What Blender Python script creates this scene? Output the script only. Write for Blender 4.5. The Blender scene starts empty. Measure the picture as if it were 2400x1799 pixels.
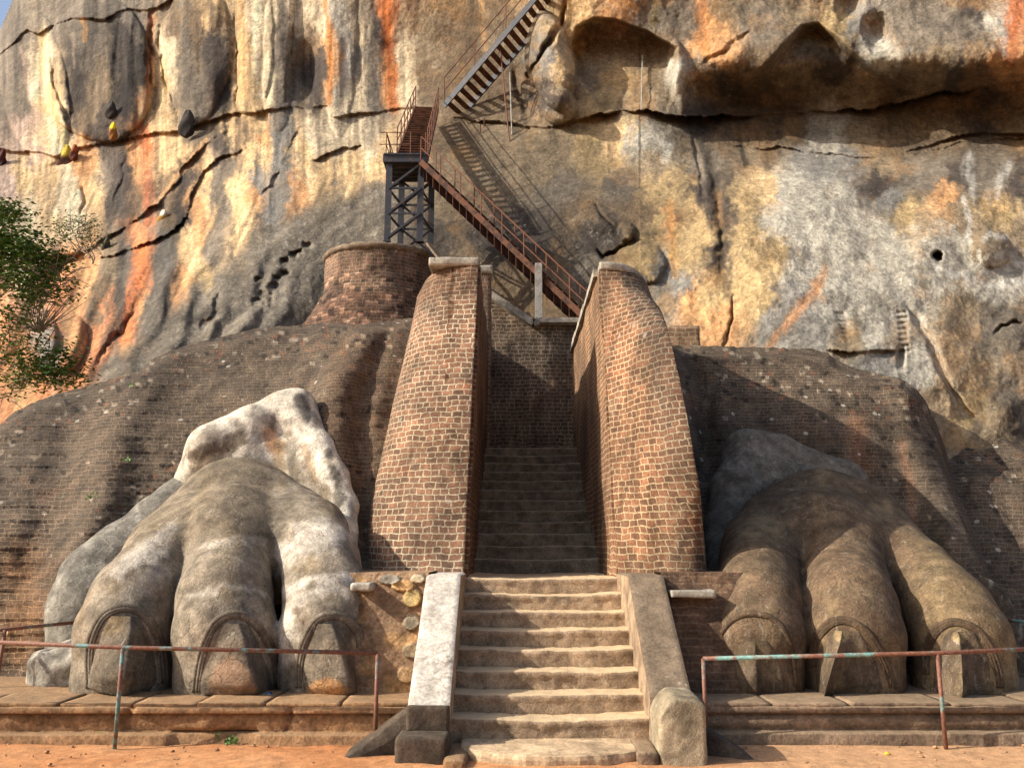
import bpy, math, random
import numpy as np
from mathutils import Vector
random.seed(7); rng = np.random.default_rng(7)
S = bpy.context.scene
COL = S.collection
# ------------------------------------------------------------ camera, sky, sun, exposure
PITCH = math.radians(10.9); EYE = 1.72; F = 2000.0
cam = bpy.data.objects.new('camera', bpy.data.cameras.new('camera')); COL.objects.link(cam)
cam.location = (0, 0, EYE); cam.rotation_euler = (math.pi/2 + PITCH, 0, 0)
cam.data.sensor_width = 36; cam.data.lens = 36*F/2400; cam.data.clip_end = 3000
S.camera = cam
SUNV = Vector((1.0, 0.24, -0.66))            # the way the light travels
w = bpy.data.worlds.new('World'); S.world = w; w.use_nodes = True
nt = w.node_tree; bg = nt.nodes['Background']
sky = nt.nodes.new('ShaderNodeTexSky'); sky.sky_type = 'NISHITA'; sky.sun_disc = False
sky.sun_elevation = math.asin(-SUNV.normalized().z)
sky.sun_rotation = math.atan2(-SUNV.x, -SUNV.y) % (2*math.pi)
sky.air_density = 1.0; sky.dust_density = 3.5
nt.links.new(sky.outputs[0], bg.inputs[0]); bg.inputs[1].default_value = 0.13
sl = bpy.data.lights.new('sun', 'SUN'); sl.energy = 4.4; sl.angle = math.radians(0.5); sl.color = (1.0, 0.93, 0.81)
so = bpy.data.objects.new('sun', sl); COL.objects.link(so)
so.rotation_euler = SUNV.to_track_quat('-Z', 'Y').to_euler(); so.location = (-20, -8, 20)
S.view_settings.view_transform = 'Standard'; S.view_settings.look = 'None'
S.view_settings.exposure = 0.62; S.view_settings.gamma = 1

# ------------------------------------------------------------ helpers
cp, sp = math.cos(PITCH), math.sin(PITCH)
def rays(u, v):
    a = (np.asarray(u, float)-1200)/F; b = (900-np.asarray(v, float))/F
    return a, cp-b*sp, sp+b*cp
def at(u, v, y):                              # the point at distance y seen at photo pixel u, v
    dx, dy, dz = rays(u, v); t = y/dy
    return Vector((float(dx*t), y, float(EYE+dz*t)))
def atn(u, v, y):
    dx, dy, dz = rays(u, v); t = y/dy
    return np.stack([dx*t, y+0*t, EYE+dz*t], -1)
def lerp(a, b, t): return a+(b-a)*t
def sstep(a, b, x):
    t = np.clip((x-a)/(b-a), 0, 1); return t*t*(3-2*t)
def _h(ix, iy, iz, seed):
    n = (ix*374761393 + iy*668265263 + iz*2147483647 + seed*1274126177) & 0xffffffff
    n = ((n ^ (n >> 13))*1274126177) & 0xffffffff
    n = (n ^ (n >> 16)) & 0xffff
    return n/32767.5-1
def vnoise(x, y, z, seed=0):
    xi, yi, zi = np.floor(x).astype(np.int64), np.floor(y).astype(np.int64), np.floor(z).astype(np.int64)
    fx, fy, fz = x-xi, y-yi, z-zi
    fx, fy, fz = fx*fx*(3-2*fx), fy*fy*(3-2*fy), fz*fz*(3-2*fz)
    r = 0
    for a in (0, 1):
        wa = fx if a else 1-fx
        for b in (0, 1):
            wb = fy if b else 1-fy
            for c in (0, 1):
                wc = fz if c else 1-fz
                r = r + _h(xi+a, yi+b, zi+c, seed)*wa*wb*wc
    return r
def fbm(x, y, z=0.0, octv=4, seed=0, gain=.5, lac=2.03):
    x = np.asarray(x, float); y = np.asarray(y, float); z = np.zeros_like(x)+z
    s = 0; a = 1; t = 0
    for o in range(octv):
        s = s+a*vnoise(x, y, z, seed+o*17); t += a; a *= gain; x = x*lac+3.1; y = y*lac+7.7; z = z*lac+1.3
    return s/t
def lin(c):
    c = np.asarray(c, float)/255.0
    return np.where(c <= .04045, c/12.92, ((c+.055)/1.055)**2.4)
def link(name, me, mat=None, parent=None, smooth=True):
    o = bpy.data.objects.new(name, me); COL.objects.link(o)
    if mat: me.materials.append(mat)
    if smooth: me.polygons.foreach_set('use_smooth', np.ones(len(me.polygons), bool))
    if parent: o.parent = parent
    return o
def mesh(name, V, Fc, mat=None, parent=None, smooth=True, uv=None, col=None):
    V = np.asarray(V, np.float32).reshape(-1, 3)
    me = bpy.data.meshes.new(name)
    if isinstance(Fc, np.ndarray):
        n, k = Fc.shape
        me.vertices.add(len(V)); me.vertices.foreach_set('co', V.ravel())
        me.loops.add(n*k); me.loops.foreach_set('vertex_index', Fc.astype(np.int32).ravel())
        me.polygons.add(n); me.polygons.foreach_set('loop_start', np.arange(0, n*k, k, dtype=np.int32))
        me.polygons.foreach_set('loop_total', np.full(n, k, np.int32))
        me.update(calc_edges=True); me.validate()
    else:
        me.from_pydata(V.tolist(), [], [list(f) for f in Fc]); me.update()
    if uv is not None:
        l = me.uv_layers.new(name='UVMap'); idx = np.empty(len(me.loops), np.int32)
        me.loops.foreach_get('vertex_index', idx)
        l.data.foreach_set('uv', np.asarray(uv, np.float32).reshape(-1, 2)[idx].ravel())
    if col is not None:
        a = me.color_attributes.new('stain_shade', 'FLOAT_COLOR', 'POINT')
        c = np.ones((len(V), 4), np.float32); cc = np.asarray(col); c[:, :cc.reshape(len(V), -1).shape[1]] = cc.reshape(len(V), -1)
        a.data.foreach_set('color', c.ravel())
    return link(name, me, mat, parent, smooth)
def gridfaces(nr, nc, keep=None, flip=False):
    i = np.arange(nr*nc).reshape(nr, nc)
    f = np.stack([i[:-1, :-1], i[:-1, 1:], i[1:, 1:], i[1:, :-1]], -1)
    if flip: f = f[..., ::-1]
    f = f.reshape(-1, 4)
    if keep is not None: f = f[keep.reshape(-1)]
    return f
def tag(o, label=None, cat=None, group=None, kind=None):
    if label: o['label'] = label
    if cat: o['category'] = cat
    if group: o['group'] = group
    if kind: o['kind'] = kind
    return o
def empty(name, loc=(0, 0, 0)):
    o = bpy.data.objects.new(name, None); COL.objects.link(o); o.location = loc; o.empty_display_size = .2
    return o
def adopt(root, *obs):                        # parent world-space meshes without moving them
    loc = np.array(root.location)
    for o in obs:
        me = o.data; n = len(me.vertices); c = np.empty(n*3, np.float32); me.vertices.foreach_get('co', c)
        me.vertices.foreach_set('co', (c.reshape(-1, 3)-loc).ravel().astype(np.float32)); me.update(); o.parent = root
class MB:
    def __init__(s): s.v = []; s.f = []
    def add(s, V, Fc):
        n = len(s.v); s.v += [tuple(p) for p in V]; s.f += [tuple(i+n for i in f) for f in Fc]; return s
    def box(s, x0, x1, y0, y1, z0, z1):
        return s.add([(x, y, z) for x in (x0, x1) for y in (y0, y1) for z in (z0, z1)],
            [(0, 1, 3, 2), (4, 6, 7, 5), (0, 4, 5, 1), (2, 3, 7, 6), (0, 2, 6, 4), (1, 5, 7, 3)])
    def bar(s, a, b, wd=.05, ht=.05, up=(0, 0, 1)):
        a, b = Vector(a), Vector(b); d = (b-a).normalized(); up = Vector(up)
        if abs(d.dot(up)) > .98: up = Vector((0, 1, 0))
        r = d.cross(up).normalized()*wd/2; q = r.cross(d).normalized()*ht/2
        V = [p+sx*r+sz*q for p in (a, b) for sx, sz in ((-1, -1), (1, -1), (1, 1), (-1, 1))]
        return s.add(V, [(3, 2, 1, 0), (4, 5, 6, 7), (0, 1, 5, 4), (1, 2, 6, 5), (2, 3, 7, 6), (3, 0, 4, 7)])
    def tube(s, pts, r, n=8, cap=True):
        pts = [Vector(p) for p in pts]; rr = r if isinstance(r, (list, tuple, np.ndarray)) else [r]*len(pts)
        base = len(s.v); ref = Vector((0, 0, 1)); prev = None
        for k, p in enumerate(pts):
            d = (pts[min(k+1, len(pts)-1)]-pts[max(k-1, 0)]).normalized()
            if prev is None:
                a = d.cross(ref if abs(d.z) < .95 else Vector((0, 1, 0))).normalized()
            else: a = (prev-d*prev.dot(d)).normalized()
            prev = a; b = d.cross(a)
            for i in range(n):
                t = 2*math.pi*i/n; s.v.append(tuple(p+(a*math.cos(t)+b*math.sin(t))*rr[k]))
        for k in range(len(pts)-1):
            for i in range(n):
                j = (i+1) % n; s.f.append((base+k*n+i, base+k*n+j, base+(k+1)*n+j, base+(k+1)*n+i))
        if cap:
            s.f.append(tuple(base+i for i in range(n))[::-1]); m = base+(len(pts)-1)*n; s.f.append(tuple(m+i for i in range(n)))
        return s
    def build(s, name, mat, parent=None, smooth=False):
        o = mesh(name, s.v, s.f, mat, None, smooth)
        if parent: adopt(parent, o)
        return o
def roughbox(name, x0, x1, y0, y1, z0, z1, mat, r=.03, res=.05, amp=.01, seed=0, fn=None, parent=None, freq=4, col=None):
    """a stone block: rounded edges, uneven faces, uv in metres"""
    V = []; Fc = []
    nx, ny, nz = [max(2, min(90, int(round(d/res)))) for d in (x1-x0, y1-y0, z1-z0)]
    def side(o, a, b, na, nb):
        base = len(V)
        for i in range(na+1):
            for j in range(nb+1): V.append(o+a*(i/na)+b*(j/nb))
        for i in range(na):
            for j in range(nb):
                k = base+i*(nb+1)+j; Fc.append((k, k+nb+1, k+nb+2, k+1))
    X, Y, Z = np.array((x1-x0, 0, 0.)), np.array((0, y1-y0, 0.)), np.array((0, 0, z1-z0)); o = np.array((x0, y0, z0), float)
    side(o, X, Z, nx, nz); side(o+Y, Z, X, nz, nx); side(o, Z, Y, nz, ny); side(o+X, Y, Z, ny, nz); side(o, Y, X, ny, nx); side(o+Z, X, Y, nx, ny)
    V = np.array(V); lo = np.array((x0+r, y0+r, z0+r)); hi = np.array((x1-r, y1-r, z1-r))
    q = np.clip(V, np.minimum(lo, hi), np.maximum(lo, hi)); d = V-q; L = np.linalg.norm(d, axis=1, keepdims=True)+1e-9
    nrm = d/L; P = q+nrm*r
    nz_ = fbm(P[:, 0]*freq+seed*5.3, P[:, 1]*freq, P[:, 2]*freq, 4, seed)
    P = P+nrm*(nz_*amp*2)[:, None]
    uv = np.stack([P[:, 0]+P[:, 1]*.7, P[:, 2]+P[:, 1]*.3], -1)
    if fn: P = fn(P)
    ob = mesh(name, P, np.array(Fc), mat, None, True, uv, np.tile(lin(col), (len(P), 1)) if col else None)
    m = ob.modifiers.new('weld', 'WELD'); m.merge_threshold = .0005
    if parent: adopt(parent, ob)
    return ob
# ---- strokes: polylines in the picture used to shape relief and stains of big surfaces
def seg(U, V, pts, sx=1.0, sy=1.0):
    """distance to polyline and signed side, t along"""
    best = np.full(U.shape, 1e9); tt = np.zeros(U.shape)
    n = len(pts)-1
    for k in range(n):
        ax, ay = pts[k][0]*sx, pts[k][1]*sy; bx, by = pts[k+1][0]*sx, pts[k+1][1]*sy
        dx, dy = bx-ax, by-ay; L2 = dx*dx+dy*dy+1e-9
        t = np.clip(((U*sx-ax)*dx+(V*sy-ay)*dy)/L2, 0, 1)
        d = np.hypot(U*sx-ax-t*dx, V*sy-ay-t*dy)
        m = d < best; best = np.where(m, d, best); tt = np.where(m, (k+t)/n, tt)
    return best, tt
def inpoly(U, V, P):
    c = np.zeros(U.shape, bool); n = len(P)
    for i in range(n):
        x0, y0 = P[i]; x1, y1 = P[(i+1) % n]
        if y0 == y1: continue
        m = ((V >= min(y0, y1)) & (V < max(y0, y1)) & (U < x0+(V-y0)*(x1-x0)/(y1-y0)))
        c ^= m
    return c
def polymask(U, V, P, soft):
    ins = inpoly(U, V, P); d, _ = seg(U, V, list(P)+[P[0]])
    s = np.where(ins, d, -d)
    return sstep(-soft, soft, s)
def tps(pts, U, V, rel=.003):
    P = np.array(pts, float); sc = 500.0
    x, y, f = P[:, 0]/sc, P[:, 1]/sc, P[:, 2]; n = len(x)
    def K(r2): return np.where(r2 > 1e-12, .5*r2*np.log(r2+1e-12), 0)
    A = np.zeros((n+3, n+3)); A[:n, :n] = K((x[:, None]-x)**2+(y[:, None]-y)**2)+np.eye(n)*rel
    A[:n, n] = 1; A[:n, n+1] = x; A[:n, n+2] = y; A[n:, :n] = A[:n, n:].T
    c = np.linalg.solve(A, np.concatenate([f, [0, 0, 0]]))
    u, v = U/sc, V/sc; out = c[n]+c[n+1]*u+c[n+2]*v
    for k in range(n): out = out+c[k]*K((u-x[k])**2+(v-y[k])**2)
    return out
def curve(pts, u):
    P = sorted(pts); return np.interp(u, [p[0] for p in P], [p[1] for p in P])

# ------------------------------------------------------------ materials
def newmat(name, rough=.9):
    m = bpy.data.materials.new(name); m.use_nodes = True; t = m.node_tree
    b = t.nodes['Principled BSDF']; b.inputs['Roughness'].default_value = rough
    b.inputs['Specular IOR Level'].default_value = .25
    return m, t, b
class NT:
    def __init__(s, t): s.t = t
    def n(s, typ, **kw):
        nd = s.t.nodes.new(typ)
        for k, v in kw.items():
            if isinstance(v, bpy.types.NodeSocket): s.t.links.new(v, nd.inputs[k])
            elif k in nd.inputs.keys() if isinstance(k, str) else True:
                try: nd.inputs[k].default_value = v
                except Exception: setattr(nd, k, v)
            else: setattr(nd, k, v)
        return nd
    def link(s, a, b): s.t.links.new(a, b)
    def noise(s, vec, scale, detail=5, rough=.6, dist=0.0):
        nd = s.n('ShaderNodeTexNoise', Scale=scale, Detail=detail, Roughness=rough, Distortion=dist); s.link(vec, nd.inputs['Vector']); return nd.outputs['Fac']
    def ramp(s, fac, a, b, c0=0., c1=1.):
        nd = s.t.nodes.new('ShaderNodeMapRange'); s.link(fac, nd.inputs[0]); nd.interpolation_type = 'SMOOTHSTEP'
        for i, v in zip((1, 2, 3, 4), (a, b, c0, c1)): nd.inputs[i].default_value = v
        return nd.outputs[0]
    def mix(s, fac, a, b, mode='MIX'):
        nd = s.t.nodes.new('ShaderNodeMix'); nd.data_type = 'RGBA'; nd.blend_type = mode
        for sock, v in ((nd.inputs[0], fac), (nd.inputs[6], a), (nd.inputs[7], b)):
            if isinstance(v, bpy.types.NodeSocket): s.link(v, sock)
            elif isinstance(v, (int, float)) and sock.type == 'VALUE': sock.default_value = v
            else: sock.default_value = (*v, 1) if len(v) == 3 else v
        return nd.outputs[2]
    def math(s, op, a, b=None):
        nd = s.t.nodes.new('ShaderNodeMath'); nd.operation = op
        for i, v in enumerate((a, b)):
            if v is None: continue
            if isinstance(v, bpy.types.NodeSocket): s.link(v, nd.inputs[i])
            else: nd.inputs[i].default_value = v
        return nd.outputs[0]
    def grey(s, f):
        nd = s.t.nodes.new('ShaderNodeCombineColor')
        for i in range(3): s.link(f, nd.inputs[i])
        return nd.outputs[0]
    def bump(s, h, strength, dist, prev=None):
        nd = s.t.nodes.new('ShaderNodeBump'); nd.inputs['Strength'].default_value = strength; nd.inputs['Distance'].default_value = dist
        s.link(h, nd.inputs['Height'])
        if prev: s.link(prev, nd.inputs['Normal'])
        return nd.outputs[0]
def obj_vec(N, sc=(1, 1, 1)):
    tc = N.t.nodes.new('ShaderNodeTexCoord'); mp = N.t.nodes.new('ShaderNodeMapping'); mp.inputs['Scale'].default_value = sc
    N.link(tc.outputs['Object'], mp.inputs[0]); return mp.outputs[0]
def stone_mat(name, *a_, dust=0, dustcol=(178,146,108), **k_):
    m = _stone_mat(name, *a_, **k_)
    if dust:
        t = m.node_tree; N = NT(t); b = t.nodes['Principled BSDF']; src = b.inputs['Base Color'].links[0].from_socket
        g = t.nodes.new('ShaderNodeNewGeometry'); sx = t.nodes.new('ShaderNodeSeparateXYZ'); N.link(g.outputs['Normal'], sx.inputs[0])
        k = N.math('MULTIPLY', N.ramp(sx.outputs[2], .55, .95), dust); N.link(N.mix(k, src, tuple(lin(dustcol))), b.inputs['Base Color'])
    return m
def _stone_mat(name, col=None, var=.35, fine=26, bumpd=.03, spots=.35, spotcol=(.55, .52, .45), streak=False, coarse=1.2, scale=1.0, rough=.92, dark=.45, cracks=0.0, slo=.60, shi=.66):
    m, t, b = newmat(name, rough); N = NT(t); v = obj_vec(N)
    if col is None:
        a = t.nodes.new('ShaderNodeAttribute'); a.attribute_name = 'stain_shade'; base = a.outputs['Color']
    else: base = tuple(lin(col))
    n1 = N.noise(v, coarse*scale, 7, .62, .3); n2 = N.noise(v, 6*scale, 8, .68); n3 = N.noise(v, fine*scale, 4, .7)
    f = N.ramp(n1, .3, .72, 1-var, 1+var*.8); c = N.mix(1.0, base, N.grey(f), 'MULTIPLY')
    c = N.mix(1.0, c, N.grey(N.ramp(n2, .3, .7, 1-dark, 1.28)), 'MULTIPLY')
    c = N.mix(1.0, c, N.grey(N.ramp(n3, .3, .7, .72, 1.25)), 'MULTIPLY')
    if streak:
        vs = obj_vec(N, (1, 1, .09)); st = N.noise(vs, 5*scale, 6, .65, .4)
        c = N.mix(1.0, c, N.grey(N.ramp(st, .32, .62, .58, 1.18)), 'MULTIPLY')
    if spots > 0:
        n4 = N.noise(v, 13*scale, 5, .75); n5 = N.noise(v, .9*scale, 3, .5)
        msk = N.math('MULTIPLY', N.ramp(n4, slo, shi), N.ramp(n5, .42, .62)); c = N.mix(N.math('MULTIPLY', msk, spots), c, spotcol)
    h = N.math('ADD', N.math('MULTIPLY', n2, 1.0), N.math('MULTIPLY', n3, .35))
    if cracks > 0:
        dn = t.nodes.new('ShaderNodeTexNoise'); dn.inputs['Scale'].default_value = 2.6; dn.inputs['Detail'].default_value = 6; N.link(v, dn.inputs['Vector'])
        sc_ = t.nodes.new('ShaderNodeVectorMath'); sc_.operation = 'SCALE'; N.link(dn.outputs['Color'], sc_.inputs[0]); sc_.inputs['Scale'].default_value = .7
        ad = t.nodes.new('ShaderNodeVectorMath'); ad.operation = 'ADD'; N.link(v, ad.inputs[0]); N.link(sc_.outputs[0], ad.inputs[1])
        vo = t.nodes.new('ShaderNodeTexVoronoi'); vo.feature = 'DISTANCE_TO_EDGE'; vo.inputs['Scale'].default_value = 1.9; N.link(ad.outputs[0], vo.inputs['Vector'])
        ck = N.math('MULTIPLY', N.ramp(vo.outputs['Distance'], .022, .004), N.ramp(n1, .42, .6)); c = N.mix(N.math('MULTIPLY', ck, cracks), c, (.05, .042, .034))
        h = N.math('SUBTRACT', h, N.math('MULTIPLY', ck, .8*cracks))
        vs = obj_vec(N, (1.6, 1.6, .35)); sn = N.noise(vs, 7, 7, .75, 1.2); c = N.mix(N.math('MULTIPLY', N.ramp(sn, .56, .70), .38), c, (.52, .47, .39))
    N.link(c, b.inputs['Base Color'])
    N.link(N.bump(h, .9, bumpd), b.inputs['Normal'])
    return m
def brick_mat(name, c1, c2, mortar, bw=.15, rh=.078, ms=.012, grime=.6, grimecol=(.045, .036, .028), spots=.5, pale=.25, bumpd=.012, redpatch=0.0, hide=.35, use_stain_shade=False):
    m, t, b = newmat(name, .93); N = NT(t)
    tc = t.nodes.new('ShaderNodeTexCoord'); uv = tc.outputs['UV']; v = obj_vec(N)
    # wobble the courses a little
    nz = t.nodes.new('ShaderNodeTexNoise'); nz.inputs['Scale'].default_value = 3.2; nz.inputs['Detail'].default_value = 5; N.link(v, nz.inputs['Vector'])
    sub = t.nodes.new('ShaderNodeVectorMath'); sub.operation = 'SUBTRACT'; N.link(nz.outputs['Color'], sub.inputs[0]); sub.inputs[1].default_value = (.5, .5, .5)
    scl = t.nodes.new('ShaderNodeVectorMath'); scl.operation = 'SCALE'; N.link(sub.outputs[0], scl.inputs[0]); scl.inputs['Scale'].default_value = .085
    add = t.nodes.new('ShaderNodeVectorMath'); add.operation = 'ADD'; N.link(uv, add.inputs[0]); N.link(scl.outputs[0], add.inputs[1])
    nf = t.nodes.new('ShaderNodeTexNoise'); nf.inputs['Scale'].default_value = 24; nf.inputs['Detail'].default_value = 3; N.link(v, nf.inputs['Vector'])
    s2 = t.nodes.new('ShaderNodeVectorMath'); s2.operation = 'SUBTRACT'; N.link(nf.outputs['Color'], s2.inputs[0]); s2.inputs[1].default_value = (.5, .5, .5)
    s3 = t.nodes.new('ShaderNodeVectorMath'); s3.operation = 'SCALE'; N.link(s2.outputs[0], s3.inputs[0]); s3.inputs['Scale'].default_value = .022
    a2 = t.nodes.new('ShaderNodeVectorMath'); a2.operation = 'ADD'; N.link(add.outputs[0], a2.inputs[0]); N.link(s3.outputs[0], a2.inputs[1])
    br = t.nodes.new('ShaderNodeTexBrick'); N.link(a2.outputs[0], br.inputs['Vector'])
    br.offset = .5; br.squash = .7; br.squash_frequency = 3
    for k, val in (('Scale', 1), ('Mortar Size', ms), ('Mortar Smooth', .35), ('Bias', 0), ('Brick Width', bw), ('Row Height', rh)): br.inputs[k].default_value = val
    br.inputs['Color1'].default_value = (*lin(c1), 1); br.inputs['Color2'].default_value = (*lin(c2), 1); br.inputs['Mortar'].default_value = (*lin(mortar), 1)
    c = br.outputs['Color']; fac = br.outputs['Fac']
    n1 = N.noise(v, .75, 6, .6, .4); n2 = N.noise(v, 5, 7, .7); n3 = N.noise(v, 38, 3, .7)
    # mortar weathered away here and there
    hid = N.math('MULTIPLY', N.math('MULTIPLY', fac, N.ramp(n2, .42, .6)), hide)
    c = N.mix(hid, c, tuple(lin(c1)*.55))
    if redpatch > 0:
        n6 = N.noise(v, 1.6, 4, .6); c = N.mix(N.math('MULTIPLY', N.ramp(n6, .6, .66), redpatch), c, N.mix(1.0, c, (1.9, 1.25, 1.05), 'MULTIPLY'))
    c = N.mix(N.math('MULTIPLY', N.ramp(n1, .38, .66), grime), c, grimecol)
    c = N.mix(1.0, c, N.grey(N.ramp(n2, .28, .72, .62, 1.32)), 'MULTIPLY')
    c = N.mix(1.0, c, N.grey(N.ramp(n3, .3, .7, .7, 1.28)), 'MULTIPLY')
    vs = obj_vec(N, (1, 1, .1)); st = N.noise(vs, 3.2, 5, .65, .4)
    c = N.mix(1.0, c, N.grey(N.ramp(st, .34, .62, .66, 1.14)), 'MULTIPLY')
    if use_stain_shade:
        a = t.nodes.new('ShaderNodeAttribute'); a.attribute_name = 'stain_shade'; c = N.mix(1.0, c, a.outputs['Color'], 'MULTIPLY')
    if pale > 0:
        n7 = N.noise(v, 2.3, 7, .72, .6); c = N.mix(N.math('MULTIPLY', N.ramp(n7, .56, .72), pale), c, tuple(lin((176, 158, 132))))
    if spots > 0:
        vo = t.nodes.new('ShaderNodeTexVoronoi'); vo.inputs['Scale'].default_value = 3.1; vo.inputs['Randomness'].default_value = 1; N.link(v, vo.inputs['Vector'])
        n8 = N.noise(v, 1.1, 3, .5); n9 = N.noise(v, 22, 2, .5)
        d = N.math('ADD', vo.outputs['Distance'], N.math('MULTIPLY', n9, .06))
        c = N.mix(N.math('MULTIPLY', N.math('MULTIPLY', N.ramp(d, .155, .135), N.ramp(n8, .45, .6)), spots), c, tuple(lin((205, 198, 184))))
    N.link(c, b.inputs['Base Color'])
    h = N.math('ADD', N.math('MULTIPLY', N.math('SUBTRACT', 1.0, fac), 1.0), N.math('ADD', N.math('MULTIPLY', n2, 1.3), N.math('MULTIPLY', n3, .5)))
    N.link(N.bump(h, .85, bumpd), b.inputs['Normal'])
    return m
M = {}
M['pillar'] = brick_mat('pillar_brick', (146, 106, 82), (104, 80, 64), (192, 175, 146), .148, .079, .0105, .55, (.07, .05, .035), .22, .25, .016, .3, .3, True)
M['mound'] = brick_mat('mound_brick', (104, 86, 70), (86, 73, 60), (140, 124, 102), .15, .062, .007, .5, (.07, .056, .043), .5, .35, .022, .2, .4, True)
M['drum'] = brick_mat('drum_brick', (122, 92, 74), (98, 78, 64), (156, 140, 116), .19, .085, .010, .45, (.06, .045, .035), .5, .35, .02, .2, .45, True)
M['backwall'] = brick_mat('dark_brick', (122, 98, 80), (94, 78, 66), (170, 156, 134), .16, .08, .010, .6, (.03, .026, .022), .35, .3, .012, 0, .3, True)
M['rock'] = stone_mat('cliff_rock', None, .16, 20, .11, .25, (.55, .52, .46), False, .5, .55, .92, .26)
M['paw'] = stone_mat('weathered_plaster', None, .3, 40, .03, .4, (.46, .42, .36), False, 1.5, 1.0, .9, .42, cracks=.28)
M['palebrick'] = brick_mat('pale_brick', (168, 132, 100), (148, 116, 90), (192, 172, 140), .2, .085, .012, .05, (.2, .16, .12), 0, .5, .012, 0, .3)
M['stone'] = stone_mat('step_stone', (164, 140, 114), .25, 60, .035, .7, (.5, .42, .32), False, 1.7, 1, .92, .5, dust=.85, dustcol=(208,182,144))
M['stepshade'] = stone_mat('shaded_step_stone', (132, 118, 100), .25, 45, .03, .3, (.3, .26, .2), False, 1.7, 1, .92, .45, dust=.8, dustcol=(184,162,130))  # step stone again, darkened: the passage shade is put into its colour
M['moon'] = stone_mat('moonstone_slab', (186, 160, 128), .2, 40, .008, .2, (.6, .53, .42), False, 1.7)
M['plinthL'] = stone_mat('plinth_stone', (142, 108, 76), .35, 34, .03, .4, (.45, .35, .25), False, 1.4, dust=.5, dustcol=(158,130,98))
M['plinthR'] = stone_mat('plinth_stone_grey', (128, 106, 86), .35, 34, .03, .7, (.5, .42, .36), False, 1.4, dust=.5, dustcol=(150,128,100))
M['slabW'] = stone_mat('whitewashed_slab', (188, 179, 166), .16, 30, .008, .9, (.15, .115, .085), False, 2.2, 1, .85, .3, cracks=.2, slo=.50, shi=.60)
M['slabG'] = stone_mat('grey_slab', (118, 102, 84), .25, 40, .008, .8, (.62, .57, .48), False, 1.5, 1, .9, .3)
M['block'] = stone_mat('dark_block', (84, 72, 60), .25, 40, .012, .3, (.3, .27, .22), False, 1.7)
M['guard'] = stone_mat('rough_guardstone', (150, 136, 112), .25, 70, .03, .7, (.55, .5, .42), False, 3)
M['cap'] = stone_mat('coping_stone', (158, 150, 136), .3, 40, .012, .5, (.68, .66, .6), False, 3)
M['rubble'] = stone_mat('rubble_wall', None, .3, 30, .04, .4, (.5, .42, .3), False, 2.2)
M['pebble'] = stone_mat('pebble', (170, 130, 96), .3, 40, .01, 0)
def metal(name, c, c2, rough=.6, met=.0, sc=9, lo=.45, hi=.6):
    m, t, b = newmat(name, rough); N = NT(t); v = obj_vec(N)
    n = N.noise(v, sc, 6, .65); c_ = N.mix(N.ramp(n, lo, hi), tuple(lin(c)), tuple(lin(c2)))
    n2 = N.noise(v, 40, 3, .6); c_ = N.mix(1.0, c_, N.grey(N.ramp(n2, .3, .7, .7, 1.25)), 'MULTIPLY')
    N.link(c_, b.inputs['Base Color']); b.inputs['Metallic'].default_value = met; N.link(N.bump(n2, .4, .004), b.inputs['Normal'])
    return m
M['steel'] = metal('dark_painted_steel', (62, 64, 70), (88, 74, 66), .55, .2, 5, .5, .68)
M['rust'] = metal('rusted_steel', (96, 62, 44), (58, 40, 32), .8, .0, 6)
M['rustrail'] = metal('rusty_railing', (110, 72, 54), (92, 92, 92), .7, 0, 4, .55, .7)
M['pipe'] = metal('painted_pipe', (120, 82, 66), (104, 136, 130), .6, 0, 3.2, .52, .60)
M['zinc'] = metal('galvanised_steel', (160, 156, 148), (138, 132, 122), .6, 0, 6)
def plain(name, c, rough=.8):
    m, t, b = newmat(name, rough); N = NT(t); v = obj_vec(N)
    n2 = N.noise(v, 12, 4, .6); c_ = N.mix(1.0, tuple(lin(c)), N.grey(N.ramp(n2, .3, .7, .7, 1.3)), 'MULTIPLY'); N.link(c_, b.inputs['Base Color'])
    return m
M['bark'] = plain('pale_bark', (150, 138, 122)); M['plastic_blue'] = plain('blue_plastic', (90, 130, 170), .3)
M['white'] = plain('white_litter', (214, 196, 188), .5); M['yellow'] = plain('yellow_litter', (235, 205, 60), .5)
m, t, b = newmat('leaf', .6); N = NT(t); g = t.nodes.new('ShaderNodeNewGeometry')
N.link(N.mix(g.outputs['Random Per Island'], tuple(lin((46, 78, 32))), tuple(lin((108, 140, 72)))), b.inputs['Base Color']); M['leaf'] = m
m, t, b = newmat('red_earth', .95); N = NT(t); v = obj_vec(N)
n1 = N.noise(v, .9, 6, .6); n2 = N.noise(v, 9, 8, .7); n3 = N.noise(v, 70, 3, .7)
c = N.mix(N.ramp(n1, .35, .65), tuple(lin((176, 118, 74))), tuple(lin((190, 138, 94))))
sx = t.nodes.new('ShaderNodeSeparateXYZ'); N.link(v, sx.inputs[0])
c = N.mix(N.ramp(sx.outputs[0], .5, 2.5), c, tuple(lin((184, 142, 104))))
c = N.mix(1.0, c, N.grey(N.ramp(n2, .3, .7, .72, 1.18)), 'MULTIPLY'); c = N.mix(1.0, c, N.grey(N.ramp(n3, .3, .7, .8, 1.2)), 'MULTIPLY')
N.link(c, b.inputs['Base Color']); N.link(N.bump(N.math('ADD', n2, N.math('MULTIPLY', n3, .3)), .8, .02), b.inputs['Normal']); M['earth'] = m
m, t, b = newmat('bee_comb', .85); N = NT(t); v = obj_vec(N); a = t.nodes.new('ShaderNodeAttribute'); a.attribute_name = 'stain_shade'
c = N.mix(1.0, a.outputs['Color'], N.grey(N.ramp(N.noise(v, 30, 4, .7), .3, .7, .5, 1.4)), 'MULTIPLY'); N.link(c, b.inputs['Base Color']); M['comb'] = m
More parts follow.
